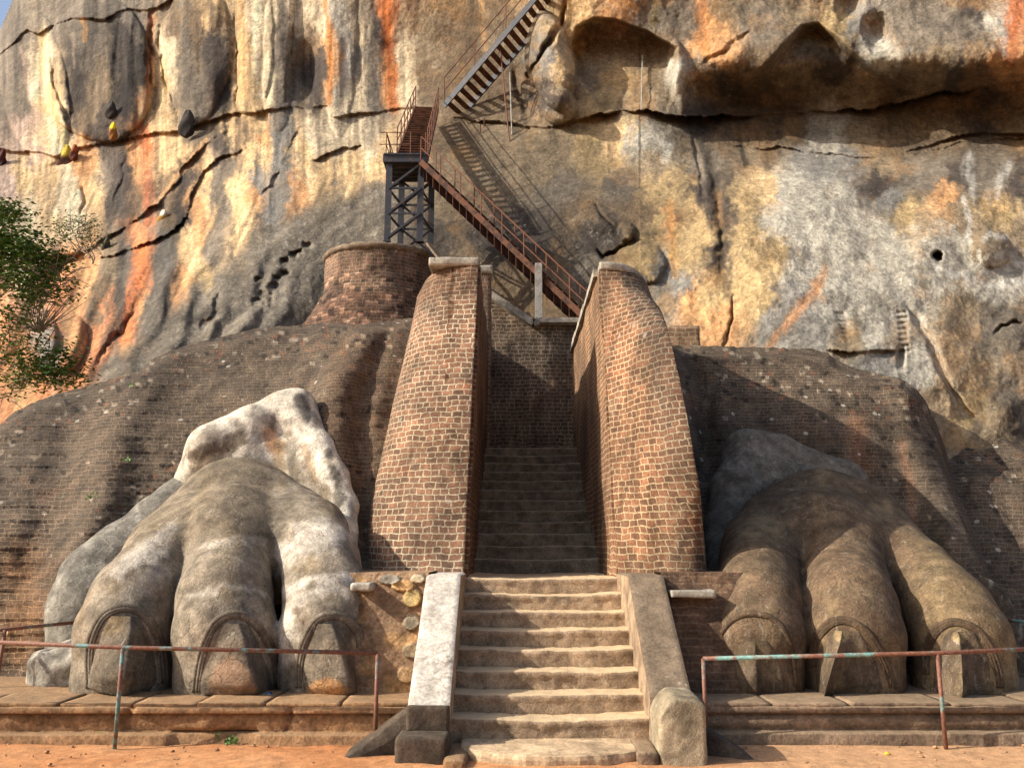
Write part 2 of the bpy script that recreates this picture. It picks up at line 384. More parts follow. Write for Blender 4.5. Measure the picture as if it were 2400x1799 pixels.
# ------------------------------------------------------------ the cliff
CP = [(-500,1500,16),(-500,900,22),(-500,300,33),(-500,-300,42),(0,1500,14),(0,1000,17.5),(0,700,23),(0,500,27),(0,300,31),(0,0,35),(0,-300,39),
 (200,900,17.5),(200,700,22.5),(200,500,27),(200,300,30),(200,50,32.5),(400,850,17.5),(420,700,21),(450,500,25.5),(450,300,28.5),(450,0,31),
 (640,760,18.9),(640,620,21.5),(700,450,24.5),(700,250,28),(700,0,30),(860,600,21.8),(880,420,24.5),(900,260,28),(900,0,29.3),(1060,150,28.6),(1060,0,28.3),(1340,-40,24.2),(1420,20,24.3),
 (1000,500,22.3),(1060,350,24.8),(1120,600,20.6),(1200,760,19.6),(1250,450,22.2),(1200,330,24.5),(1200,200,26.6),(1350,150,24.8),(1400,320,23.8),
 (1400,500,20.8),(1450,640,19.2),(1400,800,18.4),(1550,200,24),(1550,0,24.2),(1600,330,22.6),(1650,500,19.6),(1650,700,17.6),(1600,900,16.6),
 (1850,100,22.8),(1850,-200,24.5),(1900,340,21.8),(1900,480,19),(1900,650,17.2),(1900,800,16),(2200,100,21.8),(2200,-200,23.5),(2200,340,21.2),(2200,450,19.2),
 (2150,600,17.4),(2150,800,16),(2200,980,14.8),(2400,0,21.4),(2400,500,18.5),(2400,800,16.4),(2400,1050,14.6),(2900,0,20),(2900,600,16),(2900,1100,13.2),(2900,1500,12),
 (2400,1500,13),(1200,1500,18.5),(700,1500,15.5),(600,1100,16),(1200,1000,18.9),(1050,1000,18.5),(1350,1000,18.5),(960,760,20.5),(860,760,20.6),(760,800,19.8)]
def overh(U, V, line, up, du, down, dd, fade=40):
    us = [p[0] for p in line]; f = np.interp(U, us, [p[1] for p in line])+fbm(U/33, V*0+line[0][1], 0, 3, int(line[0][1])%97)*7
    s = V-f; e = sstep(us[0]-fade, us[0]+fade, U)*(1-sstep(us[-1]-fade, us[-1]+fade, U))*np.clip(.8+1.3*fbm(U/70, V/70, 2, 3, 71), .12, 1.6)
    return e*np.where(s < 0, -up*np.exp(np.minimum(s, 0)/du), down*np.exp(-np.maximum(s, 0)/dd))
def bumpe(U, V, u, v, ru, rv, rot, amp, p=2):
    c, s = math.cos(math.radians(rot)), math.sin(math.radians(rot)); x = (U-u)*c+(V-v)*s; y = -(U-u)*s+(V-v)*c
    r = (x/ru)**2+(y/rv)**2
    return -amp*np.clip(1-r, 0, 1)**(.5 if p == 1 else p*.5+.5)
def groove(U, V, pts, wdt, amp):
    j = fbm(U/17, V/17, 0, 3, 66)*6; d, t = seg(U+j, V+j, pts); w_ = wdt*.55*(1+.8*fbm(U/35, V/35, 4, 2, 67))
    return amp*.8*np.exp(-(d/np.maximum(w_, 1.5))**2)*np.sin(np.clip(t, .02, .98)*np.pi)**.5
ALC = [(1333,112),(1350,66),(1392,44),(1440,47),(1515,74),(1584,112),(1578,215),(1560,262),(1490,262),(1400,250),(1350,180)]
def cliff_depth(U, V):
    wu = U+fbm(U/140, V/140, 0, 3, 5)*16; wv = V+fbm(U/150, V/150, 3, 3, 8)*13
    D = tps(CP, U, V)
    # upper left: hanging lobes between drip lines
    D += overh(wu, wv, [(-300,150),(0,134),(36,101),(65,72),(95,85),(127,70),(163,51),(246,45),(275,33),(362,22),(400,-10)], .22, 60, .14, 30, 20)
    D += bumpe(wu, wv, 232, 165, 128, 170, 0, 1.15, 1)+bumpe(wu, wv, 452, 120, 82, 165, 0, .8, 1)
    D += bumpe(wu, wv, 90, 210, 75, 180, -8, .5, 1)+bumpe(wu, wv, 655, 120, 42, 190, 2, .4, 1)+bumpe(wu, wv, 590, 100, 50, 190, 0, .3, 1)
    D += -bumpe(wu, wv, 722, 175, 36, 90, 6, .75, 2)+bumpe(wu, wv, 800, 120, 40, 200, 0, .25, 1)
    D += groove(wu, wv, [(356,20),(352,150),(350,262)], 9, .5)+groove(wu, wv, [(372,60),(378,180),(410,262)], 8, .5)+groove(wu, wv, [(540,40),(548,160),(556,250)], 8, .35)
    D += groove(wu, wv, [(120,110),(140,220),(175,330)], 10, .4)+groove(wu, wv, [(688,20),(690,120),(680,240)], 8, .35)
    D += overh(wu, wv, [(-300,380),(0,352),(130,365),(232,333),(304,318),(351,309),(402,300),(470,276),(535,272),(615,262),(700,250),(760,246)], .20, 45, .18, 26)
    D += overh(wu, wv, [(790,268),(850,262),(900,256),(960,250)], .12, 20, .25, 25)
    # the lower curving lips
    jx = fbm(U/22, V/22, 0, 4, 68, .6)*9; jy = fbm(U/22, V/22, 5, 4, 69, .6)*9
    def lip(pts, wdt, amp):                       # slanting overhang: proud above-left, undercut on the lower right
        X_, Y_ = wu+jx, wv+jy; best = np.full(U.shape, 1e9); sg = np.zeros(U.shape); tt = np.zeros(U.shape); n_ = len(pts)-1
        for q in range(n_):
            (ax, ay), (bx, by) = pts[q], pts[q+1]; dx, dy = bx-ax, by-ay; L2 = dx*dx+dy*dy
            t = np.clip(((X_-ax)*dx+(Y_-ay)*dy)/L2, 0, 1); d = np.hypot(X_-ax-t*dx, Y_-ay-t*dy); c_ = (X_-ax)*dy-(Y_-ay)*dx; m = d < best
            best = np.where(m, d, best); sg = np.where(m, np.sign(c_), sg); tt = np.where(m, (q+t)/n_, tt)
        e = np.sin(np.clip(tt, .01, .99)*np.pi)**.4*np.clip(.75+1.1*fbm(U/38, V/38, 9, 3, 70), .1, 1.5)
        return e*np.where(sg > 0, amp*np.exp(-best/(wdt*1.6)), -amp*.55*np.exp(-best/(wdt*4.0)))
    D += lip([(500,325),(485,333),(430,390),(398,445),(369,481),(300,527),(253,553),(203,585),(140,610)], 16, .30)
    D += lip([(600,345),(540,362),(480,398),(445,450),(430,515),(380,552),(326,577),(253,600),(200,605)], 13, .24)
    D += lip([(695,300),(672,345),(655,400),(610,450)], 11, .1)
    D += groove(wu, wv, [(190,600),(150,612),(125,640)], 24, 1.3)
    D += groove(wu, wv, [(290,350),(285,420),(262,480)], 8, .2)+groove(wu, wv, [(196,440),(200,470),(192,510)], 7, .3)
    D += overh(wu, wv, [(735,372),(760,360),(810,340),(850,338)], .1, 15, .25, 18, 10)
    # flutes sweeping down to the left
    ph = (wu+.55*(wv-560))/46+fbm(U/120, V/160, 1, 3, 21)*1.3
    wgt = sstep(560, 640, V)*(1-sstep(560, 760, U))*(1-sstep(850, 930, V)); D += .16*np.sin(ph*2*np.pi/1.7)*wgt
    D += groove(wu, wv, [(318,700),(290,780),(262,800),(232,850)], 14, .5)+groove(wu, wv, [(520,680),(500,740),(470,780)], 10, .45)+bumpe(wu, wv, 150, 800, 60, 70, 20, .8, 1)+bumpe(wu, wv, 115, 790, 22, 50, 0, .5, 1)
    # cut beam holes beside the brick turret
    for (a, b_, rr) in ((668,612,13),(690,598,11),(668,640,12),(648,652,12),(622,695,22),(606,712,20),(640,672,16),(700,590,10),(720,575,12),(603,655,9)):
        jj = fbm(U/9, V/9, 0, 2, 73)*5; D += .30*np.exp(-(((U+jj-a)/rr/.8)**4+((V+jj-b_)/rr/.6)**4))
    # centre: big crevice and the shoulder under it
    crev = [(1075,275),(1130,284),(1200,296),(1272,300),(1330,282),(1400,262),(1500,257),(1600,276),(1720,276),(1860,264),(2000,255),(2100,238),(2200,216),(2400,196),(2900,190)]
    D += overh(wu, wv, crev, .30, 60, .8, 15, 25)
    e = sstep(1500, 1750, U)
    D += e*np.where(wv < np.interp(wu, [p[0] for p in crev], [p[1] for p in crev]), -.2*np.exp(-((wv-150)/75)**2), 0*V)+e*(2.3*sstep(120, 262, wv)**1.3*(1-sstep(325, 455, wv))-.35*np.exp(-((wv-115)/60)**2))
    D += overh(wu, wv, [(1700,342),(1830,350),(2000,364),(2110,362),(2200,348),(2400,330)], .06, 16, .14, 10)
    D += overh(wu, wv, [(2120,350),(2300,322),(2500,315)], .25, 40, .15, 30)
    # belly hollow (triangular cave) with two niches above it
    tri = polymask(wu, wv, [(1712,245),(1760,190),(1830,130),(1890,66),(1920,60),(1960,95),(2010,150),(2070,190),(2140,222),(2080,250),(1900,262)], 12)
    D += tri*(.25+.85*sstep(250, 60, wv))
    D += -bumpe(wu+jx, wv+jy, 1990, 8, 36, 55, 10, .7, 2)-bumpe(wu+jx, wv+jy, 2055, 80, 38, 62, -6, .75, 2)
    # alcove
    al = polymask(wu, wv, ALC, 5); D += al*(1.25*sstep(265, 60, wv)+.15)
    D += bumpe(wu, wv, 1284, 140, 52, 120, -12, 1.7, 1)+bumpe(wu, wv, 1300, 245, 45, 45, 0, .9, 1)+bumpe(wu, wv, 1590, 180, 24, 90, -6, .5, 1)
    D += groove(wu, wv, [(1320,0),(1305,60),(1262,130),(1236,190)], 10, .8)+groove(wu, wv, [(1208,160),(1215,230),(1225,285)], 13, .5)
    D += groove(wu, wv, [(1640,150),(1700,120),(1760,70)], 14, .3)
    # shoulder relief
    D += bumpe(wu, wv, 1720, 430, 60, 130, -15, .3, 2)+groove(wu, wv, [(1655,350),(1668,420),(1680,520),(1683,640)], 18, .4)
    D += groove(wu, wv, [(1622,330),(1636,400),(1640,470)], 8, .25)+groove(wu, wv, [(1720,690),(1712,760),(1702,815)], 6, .3)
    D += bumpe(wu+jx, wv+jy, 1500, 618, 62, 50, 0, .5, 1)+bumpe(wu+jx, wv+jy, 1466, 548, 20, 22, 0, .4, 1)+groove(wu, wv, [(1402,590),(1415,606),(1450,585),(1500,565)], 9, .6)
    D += bumpe(wu+jx, wv+jy, 1400, 520, 80, 36, 12, .3, 2)+bumpe(wu+jx, wv+jy, 1270, 560, 100, 70, 20, .3, 2)+groove(wu, wv, [(1390,470),(1410,510),(1440,540)], 5, .3)
    # right: ridge, carved steps, holes, pockets
    D += groove(wu, wv, [(2120,700),(2150,745),(2185,800),(2215,880),(2250,960),(2285,985)], 16, .3)
    D += overh(wu+0, wv, [(1940,815),(2010,826),(2100,815)], .12, 20, .16, 35, 15)
    D += 1.0*np.exp(-(((U+jx-2195)/11)**2+((V+jy-598)/9)**2)**2)+.3*np.exp(-(((U-2112)/9)**4+((V-838)/24)**4))
    for k in range(8):
        vv = 732+k*13; D += .10*np.exp(-(((U-2114-k)/12)**6+((V-vv)/4.2)**2))
    for k in range(9): D += .07*np.exp(-(((U-1968-k*4)/14)**4+((V-735-k*9-(U-1968)*.12)/3.6)**2))
    D += bumpe(wu+jx, wv+jy, 2330, 585, 46, 46, 0, .35, 1)+bumpe(wu+jx, wv+jy, 2390, 800, 70, 120, 10, .4, 2)+groove(wu, wv, [(2330,780),(2370,755),(2400,760)], 8, .4)
    # general roughness, in metres of rock
    P = atn(U, V, 22+0*U)
    rgh = np.where(U > 1500, 1.0, .6)+.5*sstep(1650, 1800, U)*sstep(380, 450, V)
    D += fbm(P[..., 0]/3.2, P[..., 2]/3.2, 0, 4, 3)*.42*rgh
    D += (np.abs(fbm(P[..., 0]/1.0, P[..., 2]/1.3, 0, 5, 9, .55))-.2)*.26*rgh*(1-.6*sstep(1640, 1800, U)*sstep(385, 450, V))
    rid = sstep(1640, 1800, U)*sstep(385, 450, V)
    D += fbm(P[..., 0]*2.6, P[..., 2]*2.6, 0, 4, 31, .6)*(.035-.0*rid)
    vs = sstep(1050, 900, U)*sstep(600, 480, V)
    D += fbm((P[..., 0]+fbm(P[..., 0]/2, P[..., 2]/4, 0, 2, 4)*.6)*1.5, P[..., 2]*.14, 0, 4, 41)*.3*vs
    return D
# colours of the rock itself (drip stains, lichen, bare orange stone)
A_ = dict(gb=(138,126,110), dk=(86,76,68), bl=(58,51,46), cr=(246,224,186), or_=(230,174,120), ro=(214,144,98), go=(238,202,150), pk=(212,184,164), gy=(146,141,132), br=(140,118,92), tb=(160,140,112), wh=(200,192,174), ye=(196,168,122))
CA = [(30,60,'gb'),(150,20,'gb'),(300,10,'gb'),(420,5,'gb'),(20,200,'gb'),(60,250,'gb'),(95,180,'cr'),(115,230,'go'),(140,300,'cr'),(60,330,'pk'),(170,200,'dk'),(200,110,'gb'),(230,200,'tb'),(280,130,'dk'),(300,230,'bl'),(330,150,'bl'),(240,300,'dk'),
 (366,180,'go'),(362,280,'go'),(395,120,'cr'),(410,60,'br'),(430,150,'gb'),(470,60,'br'),(500,120,'dk'),(520,230,'dk'),(450,240,'gb'),(490,30,'go'),(570,130,'go'),(600,70,'cr'),(575,230,'go'),(625,180,'cr'),(600,250,'go'),
 (655,120,'gb'),(668,40,'gb'),(650,240,'gb'),(722,110,'br'),(735,190,'dk'),(690,30,'cr'),(765,120,'or_'),(755,60,'cr'),(790,60,'wh'),(820,160,'wh'),(840,60,'cr'),(840,230,'cr'),(884,100,'dk'),(880,250,'gb'),(912,60,'ro'),(912,200,'or_'),(940,120,'cr'),(950,220,'cr'),
 (1000,80,'tb'),(1060,60,'br'),(1000,200,'br'),(1100,150,'br'),(1160,60,'tb'),(1250,20,'tb'),(1180,20,'br'),
 (10,450,'pk'),(60,400,'go'),(120,410,'go'),(60,500,'cr'),(170,440,'cr'),(200,380,'or_'),(250,400,'gb'),(225,420,'go'),(290,380,'dk'),(270,470,'dk'),(330,360,'or_'),(345,330,'ro'),(375,380,'go'),(410,350,'go'),(430,400,'dk'),(340,470,'br'),(400,500,'br'),(420,500,'dk'),(520,340,'dk'),(560,330,'br'),(540,310,'go'),(610,300,'or_'),(620,350,'go'),(590,370,'go'),(480,450,'go'),(465,470,'or_'),(500,430,'gb'),(520,500,'gb'),(540,380,'gb'),(560,450,'go'),(590,480,'or_'),(600,420,'gy'),(660,300,'gy'),(665,380,'gy'),(640,500,'gy'),(700,350,'go'),(740,330,'cr'),(790,310,'cr'),(700,440,'or_'),(760,420,'go'),(820,400,'go'),(860,330,'cr'),(880,380,'go'),(780,470,'tb'),
 (200,640,'or_'),(230,700,'br'),(250,620,'tb'),(330,600,'ro'),(320,700,'or_'),(300,780,'or_'),(345,790,'or_'),(290,640,'gb'),(275,720,'dk'),(240,770,'ro'),(390,600,'gy'),(370,700,'gb'),(350,760,'gb'),(380,650,'dk'),(440,560,'go'),(460,600,'go'),(430,680,'or_'),(470,520,'or_'),(490,640,'ye'),(500,560,'gb'),(540,600,'tb'),(560,560,'go'),(580,520,'go'),(520,700,'gb'),(430,780,'dk'),(330,830,'dk'),(260,840,'gb'),(380,820,'dk'),(480,740,'gb'),(600,640,'gb'),(700,560,'gb'),(640,580,'dk'),(620,700,'gb'),(680,700,'gy'),(560,770,'gb'),(800,530,'gb'),(720,620,'gb'),
 (170,770,'or_'),(120,800,'gy'),(140,720,'ro'),(100,880,'ro'),(30,850,'ro'),(60,930,'or_'),(210,820,'ro'),(160,850,'ro'),(-100,400,'go'),(-100,600,'gb'),(-200,800,'ro'),(180,900,'ro'),
 (900,500,'gb'),(870,450,'tb'),(820,500,'gb'),(1000,450,'tb'),(1000,560,'dk'),(1060,400,'tb'),(1060,330,'br'),(1120,480,'br'),(1100,620,'br'),(1150,380,'tb'),(1200,330,'tb'),(1250,400,'tb'),(1300,330,'tb'),(1300,450,'gb'),(1250,550,'dk'),(1350,500,'br'),(1200,650,'br'),(1300,700,'br'),(1400,560,'dk'),(1150,560,'dk'),
 (1120,220,'br'),(1180,240,'br'),(1200,180,'br'),(1285,130,'gy'),(1280,230,'dk'),(1330,150,'go'),(1330,60,'go'),(1370,20,'go'),(1400,90,'br'),(1480,110,'br'),(1550,130,'br'),(1370,180,'tb'),(1450,190,'ye'),(1530,200,'tb'),(1400,230,'ye'),(1500,240,'tb'),(1595,170,'wh'),(1460,10,'or_'),(1490,10,'br'),(1530,50,'gb'),(1580,40,'gb'),(1620,60,'gb'),(1660,60,'or_'),(1650,110,'or_'),(1700,30,'tb'),(1640,180,'br'),(1700,190,'dk'),(1760,60,'gb'),
 (1800,190,'br'),(1850,170,'tb'),(1950,150,'dk'),(1960,60,'ye'),(1900,20,'tb'),(2010,60,'gy'),(2070,130,'wh'),(2120,60,'gb'),(2180,80,'gb'),(2240,40,'gb'),(2300,100,'gb'),(2290,30,'dk'),(2345,60,'wh'),(2380,60,'ro'),(2370,140,'or_'),(2200,160,'tb'),(2000,230,'tb'),(2100,220,'br'),(2250,190,'dk'),
 (1650,290,'dk'),(1700,330,'br'),(1790,310,'dk'),(1760,350,'tb'),(1860,310,'br'),(1960,300,'wh'),(1930,330,'wh'),(2020,320,'tb'),(2100,300,'br'),(2200,300,'br'),(2300,280,'dk'),(2400,300,'br'),(1900,370,'gy'),(1980,375,'gy'),(2060,380,'tb'),
 (1400,340,'ye'),(1450,330,'go'),(1500,340,'wh'),(1550,350,'wh'),(1430,380,'ye'),(1520,380,'tb'),(1600,350,'tb'),(1640,380,'gb'),(1450,430,'gb'),(1550,440,'ye'),(1600,450,'ye'),(1660,450,'dk'),(1400,620,'gb'),
 (1500,500,'br'),(1530,520,'ye'),(1570,520,'or_'),(1600,540,'ye'),(1640,560,'ye'),(1690,500,'dk'),(1682,600,'dk'),(1740,480,'ye'),(1780,450,'go'),(1500,600,'ye'),(1560,620,'gy'),(1590,660,'gy'),(1600,600,'ye'),(1620,700,'or_'),(1660,700,'ye'),(1680,740,'or_'),(1540,700,'gb'),(1760,560,'ye'),(1800,600,'ye'),(1740,640,'ye'),(1820,520,'wh'),(1780,700,'ye'),
 (1850,450,'wh'),(1900,480,'wh'),(1950,450,'wh'),(1920,560,'wh'),(2000,520,'wh'),(2050,580,'wh'),(1880,620,'wh'),(1980,650,'wh'),(1860,700,'gy'),(1820,760,'gy'),(1900,760,'gy'),(1960,720,'wh'),(2050,700,'wh'),(2000,780,'tb'),(2070,780,'wh'),(2050,850,'gy'),(1910,470,'wh'),
 (2060,430,'dk'),(2090,470,'gy'),(2150,430,'gb'),(2200,400,'gb'),(2200,450,'or_'),(2250,410,'dk'),(2330,430,'gb'),(2400,430,'dk'),(2120,490,'ye'),(2250,500,'tb'),(2330,500,'ye'),(2300,560,'tb'),(2400,540,'tb'),(2200,640,'wh'),(2280,640,'wh'),(2330,660,'wh'),(2390,630,'wh'),(2230,560,'wh'),(2250,720,'tb'),(2330,750,'gb'),(2390,780,'gb'),(2150,700,'wh'),(2170,880,'wh'),(2240,850,'tb'),(2260,940,'ye'),(2300,900,'tb'),(2380,900,'gb'),(2200,940,'tb'),(2330,1000,'tb'),(2400,1000,'dk'),(2140,860,'wh')]
CST = [  # painted after the patches: (line, half width, colour, strength)
 ([(1802,822),(1850,750),(1880,720),(1905,690),(1925,650),(1930,632)], 11, (226,156,90), .62),([(1905,660),(1925,700)], 8, (226,156,90), .5),
 ([(1125,0),(1130,60),(1138,120)], 7, (226,178,120), .8),([(908,0),(906,80),(915,170),(920,255)], 13, (228,128,62), .9),([(945,0),(950,120),(945,240)], 10, (244,222,180), .7),
 ([(860,0),(868,120),(872,230),(868,330)], 18, (112,104,94), .85),([(1655,355),(1672,430),(1688,540),(1684,650)], 15, (70,60,46), .75),([(1735,292),(1738,350),(1742,390)], 6, (52,48,44), .9),([(1757,290),(1756,340)], 4, (52,48,44), .9),([(1788,300),(1790,350),(1796,392)], 10, (66,64,60), .85),
 ([(2260,470),(2272,520),(2265,560)], 6, (232,224,208), .8),([(2362,390),(2340,430),(2340,460)], 9, (210,204,190), .8),([(2270,365),(2265,400),(2275,430),(2280,460)], 12, (200,196,184), .7),([(2150,600),(2230,640),(2330,668),(2400,655)], 9, (236,230,216), .75),([(2110,690),(2150,745),(2190,800),(2220,880),(2260,960)], 12, (206,200,186), .35),([(2310,560),(2320,548),(2350,560)], 8, (232,226,212), .8),([(2295,590),(2298,620),(2310,640)], 7, (232,226,212), .8),
 ([(345,300),(350,360),(345,450),(352,520)], 13, (222,120,70), .6),([(640,0),(636,120),(632,240)], 8, (250,228,184), .8),([(700,0),(705,80)], 12, (246,226,190), .8),([(766,0),(770,100),(776,240)], 6, (232,150,80), .9),([(330,585),(318,650),(305,720),(300,790)], 20, (228,128,70), .8),([(285,595),(280,680),(262,760),(240,800)], 11, (92,84,72), .8),([(385,560),(380,640),(362,720),(340,790)], 24, (112,106,96), .85),([(408,560),(398,650),(380,700)], 10, (70,64,58), .6),
 ([(356,40),(350,160),(346,260)], 9, (226,140,80), .7),([(95,80),(100,160),(125,250),(150,330)], 11, (250,214,150), .85),([(50,110),(60,180),(90,280)], 4, (232,196,170), .6),([(195,50),(197,100)], 6, (238,176,106), .8),([(170,85),(172,160)], 4, (214,190,164), .6),([(500,20),(520,120),(530,240)], 14, (84,74,66), .7),([(560,0),(566,90),(572,220)], 9, (242,190,124), .7),([(480,330),(430,392),(398,440),(360,482)], 6, (250,196,140), .8),
 ([(1640,0),(1645,60),(1650,120)], 16, (214,140,76), .7),([(2382,0),(2378,60),(2370,150)], 15, (190,104,60), .8),([(2352,20),(2350,80),(2355,130)], 9, (196,192,184), .7),([(1570,480),(1575,560),(1580,640)], 11, (220,160,90), .5),([(1470,0),(1490,20)], 12, (226,160,96), .7),([(1505,0),(1520,50)], 14, (120,96,72), .6),([(1545,0),(1530,60)], 8, (130,118,50), .45)]
def cliff_colour(U, V):
    n = fbm(U/55, V/75, 0, 5, 51, .6); n2 = fbm(U/55, V/75, 7, 5, 61, .6)
    left = sstep(1050, 900, U)
    h1 = fbm(U/11, V/13, 0, 4, 13, .65); h2 = fbm(U/11, V/13, 8, 4, 14, .65)
    x = U+n*30+fbm(U/14, V/90, 0, 3, 12)*8+h1*26*(1-.5*left); y = V+n2*(30+50*left)+h2*26
    ay = 1-.58*left; num = 0; den = 0
    for (a, b, k) in CA:
        c = lin(A_[k]); d2 = ((x-a)**2+((y-b)*ay)**2)/900+.05; wg = 1/d2**2.6
        num = num+wg[..., None]*c; den = den+wg
    C = num/den[..., None]
    for pts, wd, c, stg in CST:
        us = [p[0] for p in pts]; vs = [p[1] for p in pts]
        m = (U > min(us)-wd*4-30) & (U < max(us)+wd*4+30) & (V > min(vs)-wd*4-30) & (V < max(vs)+wd*4+30)
        if not m.any(): continue
        xx = U[m]+n[m]*10; yy = V[m]+n2[m]*10
        d, _ = seg(xx, yy, pts); k = stg*.85*(1-sstep(wd*.25, wd*1.6, d+fbm(xx/7, yy/22, 0, 4, 71, .65)*wd*1.0))
        C[m] = C[m]*(1-k[:, None])+lin(c)*k[:, None]
    # drip streaks down the left face, mineral mottling elsewhere
    s1 = fbm((U+.45*np.maximum(0, V-420))/9, V/170, 0, 4, 81, .6); s2 = fbm(U/30, V/260, 3, 4, 82)
    g = 1.04+left*(s1*.75+s2*.45); C = C*np.clip(g, .35, 1.7)[..., None]
    bl = left*sstep(.12, .42, fbm(U/16, V/150, 9, 4, 83, .6))*.36
    C = C*(1-bl[..., None])+lin((96,88,80))*bl[..., None]
    r = 1-left
    mo = fbm(U/22, V/22, 0, 6, 91, .72); C = C*np.clip(1+r*mo*.5, .5, 1.5)[..., None]
    lw = r*sstep(.2, .42, fbm(U/7, V/7, 0, 4, 95, .65))*sstep(-.1, .3, fbm(U/90, V/90, 2, 3, 96))*.55*sstep(1950, 1500, U)*.6; C = C*(1-lw[..., None])+lin((214,206,188))*lw[..., None]
    lo = r*sstep(.1, .4, fbm(U/60, V/60, 12, 5, 97, .6))*.35; C = C*(1-lo[..., None])+lin((196,150,96))*lo[..., None]
    gg = r*sstep(.1, .45, fbm(U/38, V/50, 22, 5, 98, .65))*.45; C = C*(1-gg[..., None])+lin((92,84,70))*gg[..., None]
    # the grey shoulder that sweeps down to the left, with slanting runs
    xx = U+n*24; yy = V+n2*24; dg = fbm((U*.6+V*.8)/13, (-U*.8+V*.6)/170, 0, 5, 141, .6); dg2 = fbm((U*.6+V*.8)/45, (-U*.8+V*.6)/300, 4, 3, 142)
    m = polymask(xx+dg2*30, yy, [(850,430),(960,440),(960,790),(640,790),(480,800),(330,890),(190,915),(240,850),(390,735),(520,650),(585,575),(700,500)], 22)*.86
    gcol = lin((134,124,109))*np.clip(1+.75*dg+.6*dg2, .35, 1.7)[..., None]; C = C*(1-m[..., None])+gcol*m[..., None]
    lw = m*sstep(.18, .4, fbm(U/8, V/8, 0, 4, 143, .65))*.5; C = C*(1-lw[..., None])+lin((186,180,166))*lw[..., None]
    # large areas of the stone multiplied darker
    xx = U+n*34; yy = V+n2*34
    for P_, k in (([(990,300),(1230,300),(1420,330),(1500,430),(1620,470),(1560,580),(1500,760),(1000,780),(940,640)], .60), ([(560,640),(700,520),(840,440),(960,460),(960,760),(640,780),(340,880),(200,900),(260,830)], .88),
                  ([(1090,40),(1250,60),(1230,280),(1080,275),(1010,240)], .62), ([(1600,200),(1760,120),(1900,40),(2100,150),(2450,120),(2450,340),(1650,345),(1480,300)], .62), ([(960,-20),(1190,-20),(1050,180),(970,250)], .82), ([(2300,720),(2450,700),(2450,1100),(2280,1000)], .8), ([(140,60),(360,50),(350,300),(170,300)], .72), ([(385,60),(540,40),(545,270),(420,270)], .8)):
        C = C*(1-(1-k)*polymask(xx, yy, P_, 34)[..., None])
    return np.clip(C, .01, 1)
st = 2.7
us = np.concatenate([np.arange(-420, -20, 9), np.arange(-20, 2420, st), np.arange(2420, 2900, 9)])
vs = np.concatenate([np.arange(-330, -12, 9), np.arange(-12, 1075, st), np.arange(1075, 1500, 14)])
U, V = np.meshgrid(us, vs); D = cliff_depth(U, V)
edge = 28-.42*V; bd = edge-U                          # sky corner, top left
rim = np.exp(-np.maximum(-(bd), 0)/16.0)*(V < 320); D = D+rim*3.0
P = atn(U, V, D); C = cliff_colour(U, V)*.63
keep = ~((bd > 0) & (V < 320)); kf = keep[:-1, :-1] & keep[1:, 1:] & keep[1:, :-1] & keep[:-1, 1:]
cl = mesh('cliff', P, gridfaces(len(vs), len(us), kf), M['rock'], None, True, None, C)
tag(cl, kind='structure')
def cliff_pt(u, v, off=0):
    d = float(cliff_depth(np.array([float(u)]), np.array([float(v)]))[0]); return at(u, v, d-off)

# ------------------------------------------------------------ ground
gx = np.concatenate([[-400, -60, -20], np.arange(-9, 9, .06), [20, 60, 400]]); gy = np.concatenate([[-60, 0, 4], np.arange(6.2, 9.2, .05), [12, 30, 60, 400]])
X, Y = np.meshgrid(gx, gy); Z = fbm(X*.7, Y*.7, 0, 4, 2)*.025+fbm(X*5, Y*5, 0, 4, 6)*.016
Z = np.where((np.abs(X) > 12) | (Y > 11) | (Y < 5), -.02, Z)
g_ = mesh('ground', np.stack([X, Y, Z], -1), gridfaces(len(gy), len(gx)), M['earth']); tag(g_, kind='structure')

# ------------------------------------------------------------ brick masses
def sheet(name, us, top, bot, depth, mat, back=3.0, nr=160, stain_shade=None, zs=1.0):
    us = np.asarray(us, float); tv = top(us); s = np.linspace(0, 1, nr)
    V = tv[None]+(bot-tv)[None]*s[:, None]; U = np.repeat(us[None], nr, 0)
    D = depth(U, V); P = atn(U, V, D)
    # the crest rolls over and runs back into the hill
    cr = []
    for k in range(14, 0, -1):
        t = k/14; q = P[0].copy(); q[:, 1] += back*t; q[:, 2] -= .25*back*t*t*.4; q[:, 2] += fbm(q[:, 0]*2, q[:, 1]*2, 0, 3, 5)*.03; cr.append(q)
    P = np.concatenate([np.array(cr), P]); U2 = np.concatenate([np.repeat(us[None], 14, 0), U]); V2 = np.concatenate([np.repeat(tv[None], 14, 0), V])
    dx = np.hypot(np.diff(P[..., 0], axis=1), np.diff(P[..., 1], axis=1)); dx = np.minimum(dx, 3*np.abs(np.diff(P[..., 0], axis=1))+.002)
    ux = np.concatenate([np.zeros((len(P), 1)), np.cumsum(dx, 1)], 1); ux = ux-ux[:, [len(us)//2]]
    row = np.mean(ux[20:60], 0); ux = .85*row[None]+.15*ux
    uv = np.stack([ux, P[..., 2]*zs+np.where(np.arange(len(P))[:, None] < 14, (P[..., 1]-P[14, :, 1][None])*1.0, 0)], -1)
    c = stain_shade(U2, V2) if stain_shade else np.ones(P.shape)
    return mesh(name, P, gridfaces(len(P), len(us)), mat, None, True, uv, c)
LT = [(-500,1180),(-200,1080),(0,993),(36,964),(90,938),(137,922),(192,908),(279,884),(330,868),(347,848),(373,833),(398,823),(467,801),(535,786),(615,768),(687,763),(760,758),(860,760),(960,745),(1050,745)]
